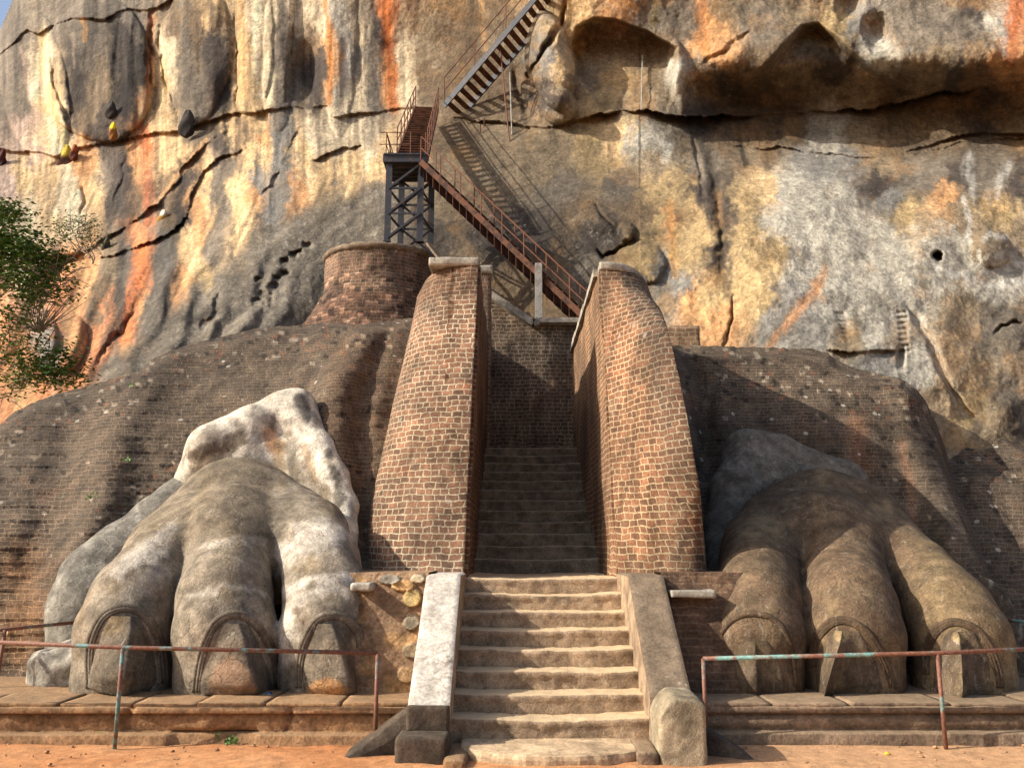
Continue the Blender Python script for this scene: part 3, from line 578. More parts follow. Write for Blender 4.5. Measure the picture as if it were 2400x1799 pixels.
LD = [(-400,1560,9.8),(-400,1200,11.4),(-100,1560,10.1),(-100,1300,11),(-100,1050,12.9),(0,1500,10.2),(120,1400,10.6),(0,1300,11),(0,1150,12),(0,1000,13.2),(200,1250,11.2),(200,1100,12.1),(200,920,13.6),(350,1100,12.1),(350,870,14.1),(500,1000,12.7),(500,800,14.6),
 (680,960,12.7),(680,850,13.9),(680,765,15),(600,900,13.4),(780,1200,11.3),(780,1000,12.3),(780,880,13),(830,780,14.4),(760,1345,10.7),(850,1345,10.6),(870,1100,11.8),(900,900,13.0),(930,760,14.7),(1000,760,14.9),(600,1300,11),(300,1500,10.6),(700,1550,10.2),(950,1300,11)]

def odd_bricks(U, V, c, dens, seed):  # scattered lime-white, reddish and missing bricks
    iu = np.floor(U/11+(np.floor(V/8) % 2)*.5).astype(np.int64); iv = np.floor(V/8).astype(np.int64); h = (_h(iu, iv, iu*0, seed)+1)/2
    c[h < dens*.4] *= np.array((2.5, 2.7, 2.9)); k = (h > 1-dens*.35); c[k] = c[k]*np.array((1.45, 1.05, .9)); k2 = (h > .5) & (h < .5+dens*.6); c[k2] *= .35
    return c
def ldepth(U, V):
    wu = U+fbm(U/160, V/160, 0, 2, 15)*14
    D = tps(LD, U, V)
    d, _ = seg(wu, V, [(372,835),(310,930),(262,1040),(230,1200),(120,1420)]); D -= .34*np.exp(-(d/62)**2)
    d, _ = seg(wu, V, [(200,900),(150,1100),(80,1350)]); D += .22*np.exp(-(d/60)**2)
    d, _ = seg(wu, V, [(800,810),(735,870),(708,960),(700,1100),(705,1200)]); D += .20*np.exp(-(d/22)**2)
    d, _ = seg(wu, V, [(850,800),(785,880),(775,1050),(790,1250)]); D -= .36*np.exp(-(d/62)**2)
    d, _ = seg(wu, V, [(935,750),(880,850),(845,940),(840,1100),(850,1300)]); D += .16*np.exp(-(d/26)**2)
    d, _ = seg(wu, V, [(940,770),(895,880),(868,1000)]); D -= .08*np.exp(-(d/22)**2)
    d, _ = seg(U, V, [(690,770),(790,790),(900,755)]); D += .15*np.exp(-(d/14)**2)
    P = atn(U, V, 12+0*U)
    r0 = sstep(0, 26, V-curve(LT, U)); D += .45*(1-r0)
    tz = P[..., 2]/.19+fbm(P[..., 0]*1.5, P[..., 2]*2, 0, 3, 18)*.12; D = D+.022*((tz-np.floor(tz))-.5)*(1 if True else 0)
    return D+fbm(P[..., 0]*.8, P[..., 2]*.8, 0, 4, 16)*.16+fbm(P[..., 0]*4, P[..., 2]*5, 0, 4, 17)*.035
def lstain(U, V):
    c = np.ones(U.shape+(3,))*.84; n = fbm(U/50, V/50, 0, 4, 77)
    t = 1-sstep(0, 120, V-curve(LT, U)+n*50); c *= (1-t*.2)[..., None]
    k = np.exp(-(seg(U+n*20, V+n*20, [(40,1330),(60,1420),(30,1500)])[0]/60)**2)*.9; c = c*(1-k[..., None])+np.array((1.8,1.35,.95))*k[..., None]
    q = V-curve(LT, U); dens = np.where(q < 75, .16, .015)*np.where(n > -.1, 1, .2)+.12*np.exp(-(seg(U, V, [(380,1090),(300,1190),(210,1290)])[0]/45)**2); c = odd_bricks(U, V, c, dens, 5)
    k = polymask(U+n*20, V, [(790,800),(960,740),(940,1000),(860,1330),(780,1340),(740,1000)], 25)[..., None]; c = c*(1-k)+c*np.array((1.22,1.1,1.0))*k
    return c
us_ = np.arange(-480, 1062, 4.0)
sh = sheet('brick_mound', us_, lambda u: curve(LT, u)+fbm(u/9, u*0, 0, 3, 19)*3.0, 1640, ldepth, M['mound'], 3.5, 200, lstain)
tag(sh, 'broad weathered brick slope rising behind the left lion paw', 'brick mound', 'weathered brick slopes beside the stairs')
RT = [(1440,812),(1556,806),(1600,812),(1650,811),(1800,815),(1900,818),(1940,827),(1962,845),(2010,866),(2063,877),(2110,886),(2150,915),(2166,935),(2180,962),(2240,974),(2313,993),(2360,1015),(2400,1042),(2600,1120),(2900,1220)]
RD = [(1450,820,14.2),(1500,1000,12.6),(1500,1345,10.6),(1600,830,14.1),(1650,812,14.5),(1800,815,14.7),(1940,828,14.7),(2060,878,14.2),(2150,917,14.1),(2230,975,14.6),(2310,993,14.3),(2400,1040,13.8),(2600,1120,13.2),(2850,1220,12.6),(1700,950,13.7),(1900,980,13.3),(2100,1100,12.9),(2300,1150,12.8),(2500,1300,11.8),
 (2000,1200,12.6),(2200,1300,11.5),(2350,1400,11),(2500,1450,10.8),(1660,1345,10.9),(1660,1200,12.2),(1660,1050,13.1),(1700,1450,10.7),(2100,1500,10.5),(2400,1550,10.2),(2800,1600,10)]
def rdepth(U, V):
    wu = U+fbm(U/160, V/160, 0, 2, 25)*12
    D = tps(RD, U, V)
    f = np.interp(V, [880,962,1100,1300,1500], [2170,2183,2222,2290,2350]); s = wu-f
    D += 1.15*sstep(-10, 12, s)*np.exp(-np.maximum(s, 0)/260)-.4*np.exp(-((s+40)/45)**2)
    d, _ = seg(wu, V, [(1590,815),(1640,900),(1650,1100)]); D += .35*np.exp(-(d/28)**2)
    d, _ = seg(wu, V, [(1650,860),(1700,1000)]); D -= .15*np.exp(-(d/40)**2)
    d, _ = seg(wu, V, [(2250,990),(2330,1300),(2380,1500)]); D -= .2*np.exp(-(d/40)**2)
    P = atn(U, V, 12+0*U); r0 = sstep(0, 26, V-curve(RT, U)); D += .45*(1-r0)
    tz = P[..., 2]/.19+fbm(P[..., 0]*1.5, P[..., 2]*2, 0, 3, 18)*.12; D = D+.022*((tz-np.floor(tz))-.5)*(1 if True else 0)
    return D+fbm(P[..., 0]*.8, P[..., 2]*.8, 0, 4, 26)*.16+fbm(P[..., 0]*4, P[..., 2]*5, 0, 4, 27)*.035
def rstain(U, V):
    c = np.ones(U.shape+(3,))*.80; n = fbm(U/50, V/50, 0, 4, 87)
    k = .7*np.exp(-(seg(U+n*16, V, [(2010,990),(2020,1100)])[0]/22)**2)+.5*np.exp(-(seg(U+n*16, V, [(2110,1040),(2150,1250)])[0]/12)**2)
    c = c*(1-k[..., None])+np.array((1.9,1.35,1.1))*k[..., None]; q = V-curve(RT, U)
    return odd_bricks(U, V, c, np.where(q < 110, .13, .02)*np.where(n > -.1, 1, .2), 8)
us_ = np.arange(1440, 2860, 4.0)
sh = sheet('brick_mound', us_, lambda u: curve(RT, u)+fbm(u/9, u*0, 0, 3, 29)*3.0, 1660, rdepth, M['mound'], 3.5, 200, rstain)
tag(sh, 'weathered brick slope rising behind the right lion paw below the pale cliff', 'brick mound', 'weathered brick slopes beside the stairs')

# low brick block on the crest behind the right gate pillar
o = roughbox('brick_plinth', at(1545,790,15.5).x, at(1640,790,15.5).x, 15.4, 16.6, at(1600,830,15.5).z-.3, at(1600,764,15.5).z, M['palebrick'], .05, .06, .015, 4)
tag(o, 'low pale brick block on the crest right of the right gate pillar', 'brick block')

# round brick turret carrying the steel tower
def turret():
    root = empty('brick_turret', tuple(at(885, 700, 18.6))); cx = at(885, 600, 19.3).x; y0 = 19.85
    zt = at(885, 568, 18.4).z; zb = at(885, 770, 17).z-1.6; V = []; uvs = []; nr, nc = 120, 240
    for i in range(nr):
        s = i/(nr-1); z = lerp(zt, zb, s)
        fl = max(0, s-.20)/.80
        for j in range(nc):
            a = lerp(math.pi*.93, math.pi*2.07, j/(nc-1)); R = 1.30+1.9*fl**1.35
            r = R*(1+.25*max(0, -math.cos(a))*fl)
            q = fbm(np.array([math.cos(a)*3]), np.array([math.sin(a)*3]), z*1.5, 3, 4)[0]*.04*(.5+fl)
            V.append((cx+math.cos(a)*(r+q)*1.02, y0+math.sin(a)*(r+q)*.95, z)); uvs.append((a*1.4, z))
    VV = np.array(V); nn = fbm(VV[:, 0]*1.4, VV[:, 1]*1.4, VV[:, 2]*1.4, 4, 151); VV[:, :2] += (VV[:, :2]-np.array((cx, y0)))*(fbm(VV[:, 0]*3, VV[:, 1]*3, VV[:, 2]*5, 4, 152)*.035)[:, None]
    sc_ = np.repeat(np.linspace(0, 1, nr), nc); k = sstep(.12, .3, sc_+nn*.15)[:, None]; CC = np.ones((nr*nc, 3))*1.1*(1-k)+np.array((.78, .66, .62))*k
    hh = (_h(np.floor(VV[:, 0]*7).astype(np.int64), np.floor(VV[:, 2]*12).astype(np.int64), np.zeros(len(VV), np.int64), 6)+1)/2; wk = (hh < .10)&(sc_ > .15); CC[wk] *= 2.2; CC[(hh > .9)&(sc_ > .15)] *= .4
    wall = mesh('wall', VV, gridfaces(nr, nc), M['drum'], None, True, uvs, CC)
    V = []; nc2 = 80; prof = [(0, .0), (1.20, .0), (1.33, -.03), (1.37, -.09), (1.34, -.16), (1.28, -.18)]
    for (r, dz) in prof:
        for j in range(nc2):
            a = lerp(math.pi*.9, math.pi*2.1, j/(nc2-1)); V.append((cx+math.cos(a)*r*1.02, y0+math.sin(a)*r*.95, zt+.12+dz+.02*math.sin(j*1.3)*math.sin(j*.37)))
    cap = mesh('coping', V, gridfaces(len(prof), nc2), M['slabG']); adopt(root, wall, cap)
    tag(root, 'round brick turret with pale plaster rim under the steel tower', 'turret')
turret()
# sloping coping that runs down from the turret to the back wall
mb = MB()
a = [at(1005, 572, 18.9), at(1030, 604, 18.6), at(1062, 640, 18.2), at(1110, 680, 17.9)]
for i in range(3): mb.bar(a[i], a[i+1], .16, .05)
o = mb.build('sloping_coping', M['slabG']); tag(o, 'sloping lime coping running down from the turret behind the left gate pillar', 'coping')

# brick wall closing the stair passage
def backwall():
    root = empty('back_wall', (0.3, 17.3, 3))
    us = np.arange(1085, 1450, 4.0); top = lambda u: np.interp(u, [1085,1140,1160,1200,1250,1262,1450], [650,690,700,730,762,757,757])
    D = lambda U, V: 17.25+fbm(U/60, V/60, 0, 3, 44)*.06+.0*U
    w_ = sheet('wall', us, top, 1075, D, M['backwall'], .5, 120, lambda U, V: np.ones(U.shape+(3,)))
    mb = MB(); mb.bar(at(1262, 757, 17.25), at(1450, 757, 17.25), .5, .10)
    for i in range(3):
        p, q = [(1150,695),(1200,730),(1250,762),(1262,758)][i:i+2]; mb.bar(at(*p, 17.25), at(*q, 17.25), .45, .14)
    c = mb.build('coping', M['cap']); adopt(root, w_, c)
    tag(root, 'shaded dark brick wall closing the passage at the top of the stairs', 'brick wall')
backwall()

# ------------------------------------------------------------ gate pillars and passage walls
def pillar(side, label):
    L = side < 0
    root = empty('gate_pillar', (-1.1 if L else 1.7, 10.3, 1.39))
    z0 = 1.36; z1 = 5.80 if L else 5.72; nr, nc = 110, 110; V = []; uvs = []; st_ = []
    zi = [1.39, 5.8]; xin = lambda z: np.interp(z, zi, [-.56, -.49] if L else [1.235, 1.30])
    # outer silhouette read from the photograph
    sil = [(1345,850),(1251,851),(1131,876),(1010,903),(928,922),(851,941),(769,960),(696,975),(639,1008),(610,1014)] if L else [(1345,1658),(1179,1641),(1034,1612),(938,1588),(870,1569),(793,1550),(730,1531),(663,1517),(640,1512)]
    for i in range(nr):
        s = i/(nr-1); z = lerp(z0, z1, s); yf = 10.1+.43*(z-1.39)
        # pixel row of this height at the silhouette
        ysil = yf+.9; b = 0
        ang = math.atan2(z-EYE, ysil)-PITCH; v = 900-F*math.tan(ang)
        uu = np.interp(v, [p[0] for p in sil][::-1], [p[1] for p in sil][::-1]); xs = at(uu, v, ysil).x
        xi_ = xin(z); a_ = abs(xs-xi_); acc = 0; prev = None; row = []
        for j in range(nc):
            t = j/(nc-1)
            if t < .05:      # inner return of the front edge
                x = xi_; y = yf+.06*(1-t/.05)
            elif t < .7:
                th = (t-.05)/.65*math.pi/2; x = xi_+(-1 if L else 1)*a_*(math.sin(th)**1.02); y = yf+1.15*(1-math.cos(th))**1.15
            else:
                q = (t-.7)/.3; x = xi_+(-1 if L else 1)*a_*(1+.02*math.sin(q*9)); y = yf+1.15+q*3.4
            if z > z1-.18: pass
            if not L: B_ = 1.5*(1-float(sstep(4.0, 5.9, z)))*(.55+.45*float(sstep(1.4, 3.0, z))); y -= B_*math.sin(math.pi*min(1, max(0, (t-.05)/.65)))**1.3  # forward bulge shaped to throw shade across the right paw
            xm = (uu-1200)/F*(y*cp+(z-EYE)*sp)
            if not L: x = min(x, xm) if t > .05 else x
            row.append((x, y))
        for (x, y) in row:
            if prev: acc += math.hypot(x-prev[0], y-prev[1])
            prev = (x, y); V.append((x, y, z)); uvs.append((acc*(-1 if L else 1)+(.02 if i else .02), z)); st_.append(1)
    V = np.array(V); n = fbm(V[:, 0]*2.2, V[:, 1]*2.2, V[:, 2]*2.2, 4, 33 if L else 34); n2 = fbm(V[:, 0]*9, V[:, 1]*9, V[:, 2]*9, 3, 35)
    off = (n*.05+n2*.012)*np.tile(sstep(.03, .12, np.linspace(0, 1, nc)), nr); V[:, 1] -= off
    Z = V[:, 2]; t = np.tile(np.linspace(0, 1, nc), nr)
    c = np.ones((len(V), 3))
    if L:
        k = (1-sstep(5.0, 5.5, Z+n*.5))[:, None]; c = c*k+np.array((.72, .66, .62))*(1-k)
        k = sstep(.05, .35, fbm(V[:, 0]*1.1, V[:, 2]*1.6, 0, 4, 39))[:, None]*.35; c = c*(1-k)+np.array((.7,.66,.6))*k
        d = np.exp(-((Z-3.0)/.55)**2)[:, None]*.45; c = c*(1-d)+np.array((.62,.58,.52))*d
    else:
        c *= np.array((.48, .48, .48)); d = (1-sstep(1.9, 3.4, Z+n*.8))[:, None]*.6; c = c*(1-d)+np.array((.55,.52,.46))*d  # whole face darkened in colour, as if turned from the sun
        d = (1-sstep(.16, .24, t+n*.03))[:, None]*.6; c = c*(1-d)+np.array((1.15,1.0,.85))*d  # sunlit strip along the inner edge painted into the brick colour
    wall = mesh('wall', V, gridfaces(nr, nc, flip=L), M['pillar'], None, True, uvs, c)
    yf = 10.1+.43*(z1-1.39); xi_ = xin(z1); xo = at(1012, 625, yf+.5).x if L else at(1508, 650, yf+.5).x
    x0, x1 = sorted((xi_, xo))
    # a thin fill closes the top, the lime cap sits on it
    pts = [V[(nr-1)*nc+j] for j in range(nc)]; pts = [tuple(p) for p in pts]+[(xi_, yf+4.6, z1)]
    top = mesh('top_fill', pts, [tuple(range(len(pts)))], M['pillar'], None, False)
    def rnd(P):
        if L: return P
        k = np.clip((P[:, 0]-x0)/(x1-x0), 0, 1); P[:, 1] += .45*k**3; P[:, 2] -= .10*k**3; return P
    cap = roughbox('coping', x0-(0 if L else .02), x1+(.02 if L else .05), yf-.02, yf+1.0, z1, z1+.13, M['cap'], .018, .04, .007, 3, rnd)
    adopt(root, wall, top, cap); tag(root, label, 'brick pillar', 'curved brick pillars flanking the stairs')
    return root
pillar(-1, 'left curved brick pillar beside the stairs, orange-red brick in full sun'); pillar(1, 'right curved brick pillar beside the stairs, brick darkened as if turned from the sun, with rounded lime cap')
def wallslab(name, x0, x1, prof, mat, nrm=1, zlo=1.3, parent=None, uvflip=1):
    """a wall running away from the viewer; prof = [(y, ztop)]; uv in metres"""
    ys = np.arange(prof[0][0], prof[-1][0]+.01, .12); V = []; uvs = []; nz = 60
    zt = np.interp(ys, [p[0] for p in prof], [p[1] for p in prof]); lo = np.interp(ys, [10.1, 12.0, 12.001, 30], [zlo, zlo, zlo, zlo])
    def face(x, inv):
        base = len(V)
        for k, y in enumerate(ys):
            z0_ = zlo
            for j in range(nz): 
                z = lerp(z0_, zt[k], j/(nz-1)); V.append((x+.012*math.sin(y*5+z*3)*math.sin(z*7+y), y+(.43*(z-1.39) if False else 0), z)); uvs.append((y, z))
        return base
    a = face(x0, 0); b = face(x1, 1); n = len(ys); Fc = []
    for base, fl in ((a, False), (b, True)):
        for k in range(n-1):
            for j in range(nz-1):
                q = (base+k*nz+j, base+k*nz+j+1, base+(k+1)*nz+j+1, base+(k+1)*nz+j); Fc.append(q[::-1] if fl else q)
    for k in range(n-1): Fc.append((a+k*nz+nz-1, b+k*nz+nz-1, b+(k+1)*nz+nz-1, a+(k+1)*nz+nz-1))
    for k in (0, n-1):
        for j in range(nz-1):
            q = (a+k*nz+j, b+k*nz+j, b+k*nz+j+1, a+k*nz+j+1); Fc.append(q if k == 0 else q[::-1])
    return mesh(name, V, Fc, mat, parent, False, uvs, np.ones((len(V), 3))*.85)
def passage(side, label):
    L = side < 0; root = empty('passage_wall', (-.6 if L else 1.3, 10.2, 1.39)); zt = 5.80 if L else 5.72
    # slanting front follows the pillar: stack of slices, each starting further back with height
    xa, xb = ((-.95, -.525) if L else (1.215, 1.6)); V = []; Fc = []; uvs = []; ys_n = 70; nz = 90; yend = 17.4
    for x in (xa, xb):
        for i in range(nz):
            z = lerp(1.2, zt, i/(nz-1)); yf = 10.1+.43*(z-1.39)+.055; lean = .012*(z-1.39)*(1 if not L else 1)
            for j in range(ys_n):
                y = lerp(yf, yend, j/(ys_n-1)); V.append((x+lean+.02*vn(y*2.3, z*2.1), y, z)); uvs.append((y, z))
    g = gridfaces(nz, ys_n); n0 = nz*ys_n; Fc = [tuple(f) for f in g]+[tuple(int(i)+n0 for i in f[::-1]) for f in g]
    for j in range(ys_n-1): Fc.append((n0-ys_n+j, n0-ys_n+j+1, 2*n0-ys_n+j+1, 2*n0-ys_n+j))
    for i in range(nz-1): Fc.append((i*ys_n, (i+1)*ys_n, n0+(i+1)*ys_n, n0+i*ys_n))
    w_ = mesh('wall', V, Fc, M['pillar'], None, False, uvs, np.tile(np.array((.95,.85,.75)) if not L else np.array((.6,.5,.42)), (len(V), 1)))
    parts = [w_]
    mb = MB(); xi_ = (xb-.19 if L else xa+.19)
    ys = np.arange(12.2, 17.2, .62)
    for k, y in enumerate(ys):
        dz = -.02*(k % 3); mb.box(xi_-.19-.002*k, xi_+.20+.03, y, y+.617, zt-.02, zt+dz+.10)
    parts.append(mb.build('coping', M['cap']))
    adopt(root, *parts); tag(root, label, 'brick wall', 'brick walls lining the stair passage')
def vn(a, b): return math.sin(a+1.3*math.sin(b*1.7))*math.sin(b+1.1*math.sin(a*.9))
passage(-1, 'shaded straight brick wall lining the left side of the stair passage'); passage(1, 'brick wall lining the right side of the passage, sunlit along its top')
# taller wall end seen behind the left pillar
zt = at(1140, 662, 17.0).z
o = roughbox('wall_stub', at(1122,700,16.6).x, at(1151,700,16.6).x, 16.4, 16.9, 3.5, zt, M['drum'], .02, .06, .01, 5); s_ = o
root = empty('wall_end', (-.7, 16.6, 3.5)); o.name = 'wall'; o.data.name = 'wall'; o.data.color_attributes
c = roughbox('coping', at(1120,700,16.6).x-.02, at(1153,700,16.6).x+.02, 16.36, 16.95, zt, zt+.16, M['cap'], .02, .05, .01, 6)
adopt(root, o, c); tag(root, 'narrow red brick wall end with pale cap peeping out right of the left gate pillar', 'brick wall')
for ob in (o,):
    a = ob.data.color_attributes.new('stain_shade', 'FLOAT_COLOR', 'POINT'); n = len(ob.data.vertices); a.data.foreach_set('color', np.ones(n*4, np.float32)*1.1)

# ------------------------------------------------------------ stairs
XL, XR = -.535, 1.21
def stairs(name, label, x0, x1, ybase, tread, zb, riser, n, zbot, mat, last=None, gap=.0):
    root = empty(name, ((x0+x1)/2, ybase, zbot))
    for k in range(n):
        y0 = ybase+tread*k; y1 = y0+tread+.10 if k < n-1 else (last or y0+tread+.1); z1 = zb+riser*(k+1)
        def wear(P, z1=z1, k=k):
            c = (P[:, 0]-(x0+x1)/2)/((x1-x0)/2); top = P[:, 2] > z1-.09
            P[:, 2] -= np.where(top, .014*np.clip(1-c*c, 0, 1)+.006*np.sin(P[:, 0]*4+k*2), 0)
            P[:, 1] += .014*fbm(P[:, 0]*3+k*9, P[:, 2]*0, 0, 3, k)
            P[:, 1] += np.where(P[:, 2] < z1-.05, .012, 0)
            return P
        s = roughbox('step', x0-.06, x1+.06, y0, y1, z1-riser-.06 if k else zbot, z1, mat, .028, .03, .009, k+50, wear, None, 9); adopt(root, s)
    return tag(root, label, 'staircase')
stairs('stone_stairs', 'lower flight of eight worn pale stone steps between the two low balustrades', XL, XR, 7.95, .30, .085, .163, 8, -.1, M['stone'], 12.2)
stairs('stone_stairs', 'upper flight of dark steps in shade between the tall brick walls', -.52, 1.24, 12.25, .355, 1.39, .185, 12, 1.2, M['stepshade'], 17.4)
# moonstone
mb = MB(); n = 40; cxm = (XL+XR)/2
prof = []
for i in range(n+1):
    a = math.pi+math.pi*i/n; prof.append((cxm+.02+.80*math.cos(a), 7.72+.42*math.sin(a)*(1+.02*math.sin(i*1.7))))
prof = [(cxm-.80, 8.2)]+prof+[(cxm+.84, 8.2)]; m_ = len(prof); V = []
for z, s in ((-.08, 1.0), (.045, 1.0), (.075, .985), (.082, .96)):
    for x, y in prof: V.append((cxm+(x-cxm)*s, 7.95+(y-7.95)*s if y < 7.95 else y, z))
Fc = []
for l in range(3):
    for i in range(m_-1): Fc.append((l*m_+i, l*m_+i+1, (l+1)*m_+i+1, (l+1)*m_+i))
Fc.append(tuple(3*m_+i for i in range(m_)))
o = mesh('moonstone', V, Fc, M['moon'], None, False); tag(o, 'pale half-round threshold slab at the foot of the stone stairs', 'stone slab')
o = roughbox('kerb_stone', XL-.02, XL+.17, 7.25, 7.9, -.1, .06, M['plinthL'], .03, .03, .012, 3); tag(o, 'small brown stone left of the half-round threshold slab', 'stone', 'stones beside the threshold slab')
o = roughbox('kerb_stone', XR-.19, XR-.005, 7.35, 7.9, -.1, .10, M['plinthR'], .04, .03, .012, 8); tag(o, 'small brown stone between the threshold slab and the rounded guardstone', 'stone', 'stones beside the threshold slab')

# balustrades: level top, then a slope
def balustrade(x0, x1, zend, yend, mat, label, L):
    root = empty('balustrade', ((x0+x1)/2, 9, 0)); ys = [10.12, 9.12, yend]; zs = [1.45, 1.44, zend]; V = []; uvs = []
    # side profile extruded across
    prof = [(10.12, -.1)]+[(10.12, 1.45)]+[(lerp(10.12, 9.12, i/8), 1.45) for i in range(1, 9)]+[(lerp(9.12, yend, i/20), lerp(1.45, zend, i/20)) for i in range(1, 21)]+[(yend, zend*.5), (yend, -.1)]
    nx = 14; P = []
    for (y, z) in prof:
        for i in range(nx+1): P.append((lerp(x0, x1, i/nx), y, z))
    P = np.array(P); n_ = fbm(P[:, 0]*3, P[:, 1]*3, P[:, 2]*3, 4, 61); P[:, 2] += np.where(P[:, 2] > 0, n_*.014, 0); e = np.tile(np.abs(np.linspace(-1, 1, nx+1))**14, len(prof)); P[:, 2] -= e*.018
    body = mesh('slab', P, gridfaces(len(prof), nx+1), mat, None, True)
    sides = []
    m_ = len(prof)
    for x in (x0, x1):
        V = [(x, y, z-(.018 if z > 0 else 0)) for (y, z) in prof]; sides.append((V, tuple(range(m_))))
    V = sides[0][0]+sides[1][0]; sd = mesh('side_face', V, [sides[0][1], tuple(i+m_ for i in sides[1][1])[::-1]], M['stone'], None, False)
    adopt(root, body, sd); tag(root, label, 'balustrade', 'sloping stair balustrades'); return root
bl = balustrade(-.895, XL, .40, 7.70, M['slabW'], 'left stair balustrade, a whitewashed slab with a dark lower end', True)
b1 = roughbox('end_block', -.90, XL+.004, 7.64, 7.72, .19, .405, M['block'], .015, .03, .004, 4); adopt(bl, b1)
br_ = balustrade(XR, 1.58, .44, 7.86, M['slabG'], 'right stair balustrade, a grey lichen-spotted slab', False)
o = roughbox('base_block', -.955, XL+.012, 7.40, 7.72, -.08, .205, M['block'], .03, .03, .008, 12); tag(o, 'dark square stone block at the foot of the left balustrade', 'stone block')
# rounded guardstone at the right
def guard(P):
    f = np.clip((7.9-P[:, 1])/.5, 0, 1); top = np.clip((P[:, 2]-.25)/.27, 0, 1); xl = np.clip((1.36-P[:, 0])/.16, 0, 1)
    P[:, 2] -= top*.16*xl**2; P[:, 2] -= top*.07*f**2*.3; P[:, 2] -= top*.05*np.clip((P[:, 0]-1.46)/.14, 0, 1)**2; return P
o = roughbox('guardstone', XR-.01, 1.59, 7.36, 7.86, -.08, .53, M['guard'], .035, .02, .006, 15, guard, None, 9); tag(o, 'rough stone with rounded top at the foot of the right balustrade', 'stone block')
# slanting kerbs outside the balustrades
def kerb(pts, label, mat):
    V = []; n = 16
    (xa, ya, za), (xb, yb, zb_), wd = pts
    def fn(P):
        t = P[:, 0]; x = lerp(xa, xb, t); z = lerp(za, zb_, t)
        return np.stack([x, P[:, 1], np.where(P[:, 2] > .5, z*P[:, 2], -.1+0*z)], -1)
    P = []; 
    for i in range(n+1):
        t = i/n; x = lerp(xa, xb, t); z = lerp(za, zb_, t)
        for (dy, dz) in ((wd, -.3), (wd, -.02), (wd*.8, 0), (.06, 0), (0, -.03), (0, -.6)): P.append((x, lerp(ya, yb, t)+dy, z+dz))
    P = np.array(P); P[:, 2] = np.maximum(P[:, 2], -.1); P[:, 2] += fbm(P[:, 0]*5, P[:, 1]*5, P[:, 2]*3, 3, 4)*.01
    o = mesh('sloping_kerb', P, gridfaces(n+1, 6), mat, None, True); tag(o, label, 'kerb', 'sloping kerbs outside the balustrades')
kerb(((-1.42, 7.5, .0), (-.90, 7.75, .36), .55), 'brown sloping kerb left of the left balustrade foot', M['block'])
kerb(((2.02, 7.5, .0), (1.585, 7.75, .26), .5), 'brown sloping kerb right of the rounded guardstone', M['block'])

# ------------------------------------------------------------ plinths, rubble walls
def plinth(x0, x1, mat, label, seed, broken):
    root = empty('plinth', ((x0+x1)/2, 8.3, 0)); xs = np.arange(x0, x1+.001, .035)
    prof = [(8.06, -.08), (8.06, .085), (8.075, .10), (8.17, .105), (8.18, .12), (8.155, .145), (8.15, .185), (8.175, .225), (8.21, .245), (8.20, .255), (8.145, .258), (8.135, .27), (8.14, .305), (8.16, .315), (8.3, .317), (9.0, .32), (11, .32)] if not broken else \
           [(8.07, -.08), (8.07, .07), (8.09, .085), (8.17, .09), (8.175, .11), (8.16, .15), (8.165, .21), (8.18, .245), (8.185, .25), (8.13, .255), (8.125, .265), (8.13, .30), (8.15, .312), (8.3, .315), (9.0, .32), (11, .32)]
    X = np.repeat(xs[None], len(prof), 0); Y = np.repeat(np.array([p[0] for p in prof])[:, None], len(xs), 1); Z = np.repeat(np.array([p[1] for p in prof])[:, None], len(xs), 1)
    n = fbm(X*4, Y*4, Z*4, 4, seed); n2 = fbm(X*1.2, Z*3, 0, 3, seed+3)
    Y = Y-n*.018*(2 if broken else 1)-n2*.01; Z = Z+n*.008*(Z > .2)
    if broken:
        step = sstep(-3.08, -3.05, X)*(1-sstep(-2.33, -2.30, X)); low = (Z < .1)&(Z > -.05); Y = Y+step*low*.09
        cr = np.exp(-((X+3.55+n2*.2)/.03)**2)+np.exp(-((X+2.02+n*.1)/.02)**2); Y = Y+cr*.05*(Z > .1)
    uv = np.stack([X, Z], -1)
    w_ = mesh('moulding', np.stack([X, Y, Z], -1), gridfaces(len(prof), len(xs)), mat, None, True, uv)
    parts = [w_]
    rr = random.Random(seed); x = x0
    while x < x1-.1:                                    # paving slabs on top
        wd = rr.uniform(.5, 1.1); x2 = min(x+wd, x1)
        parts.append(roughbox('paving_slab', x+.006, x2-.006, 8.15+rr.uniform(0, .02), 8.15+rr.uniform(.5, .75), .30, .335+rr.uniform(0, .012), mat, .012, .05, .006, rr.randint(0, 99)))
        x = x2
    adopt(root, *parts); tag(root, label, 'stone plinth', 'moulded stone plinths'); return root
plinth(-7.5, -.9, M['plinthL'], 'orange-brown moulded stone plinth under the left paw', 5, True)
plinth(1.585, 7.5, M['plinthR'], 'grey moulded stone plinth under the right paw', 9, False)
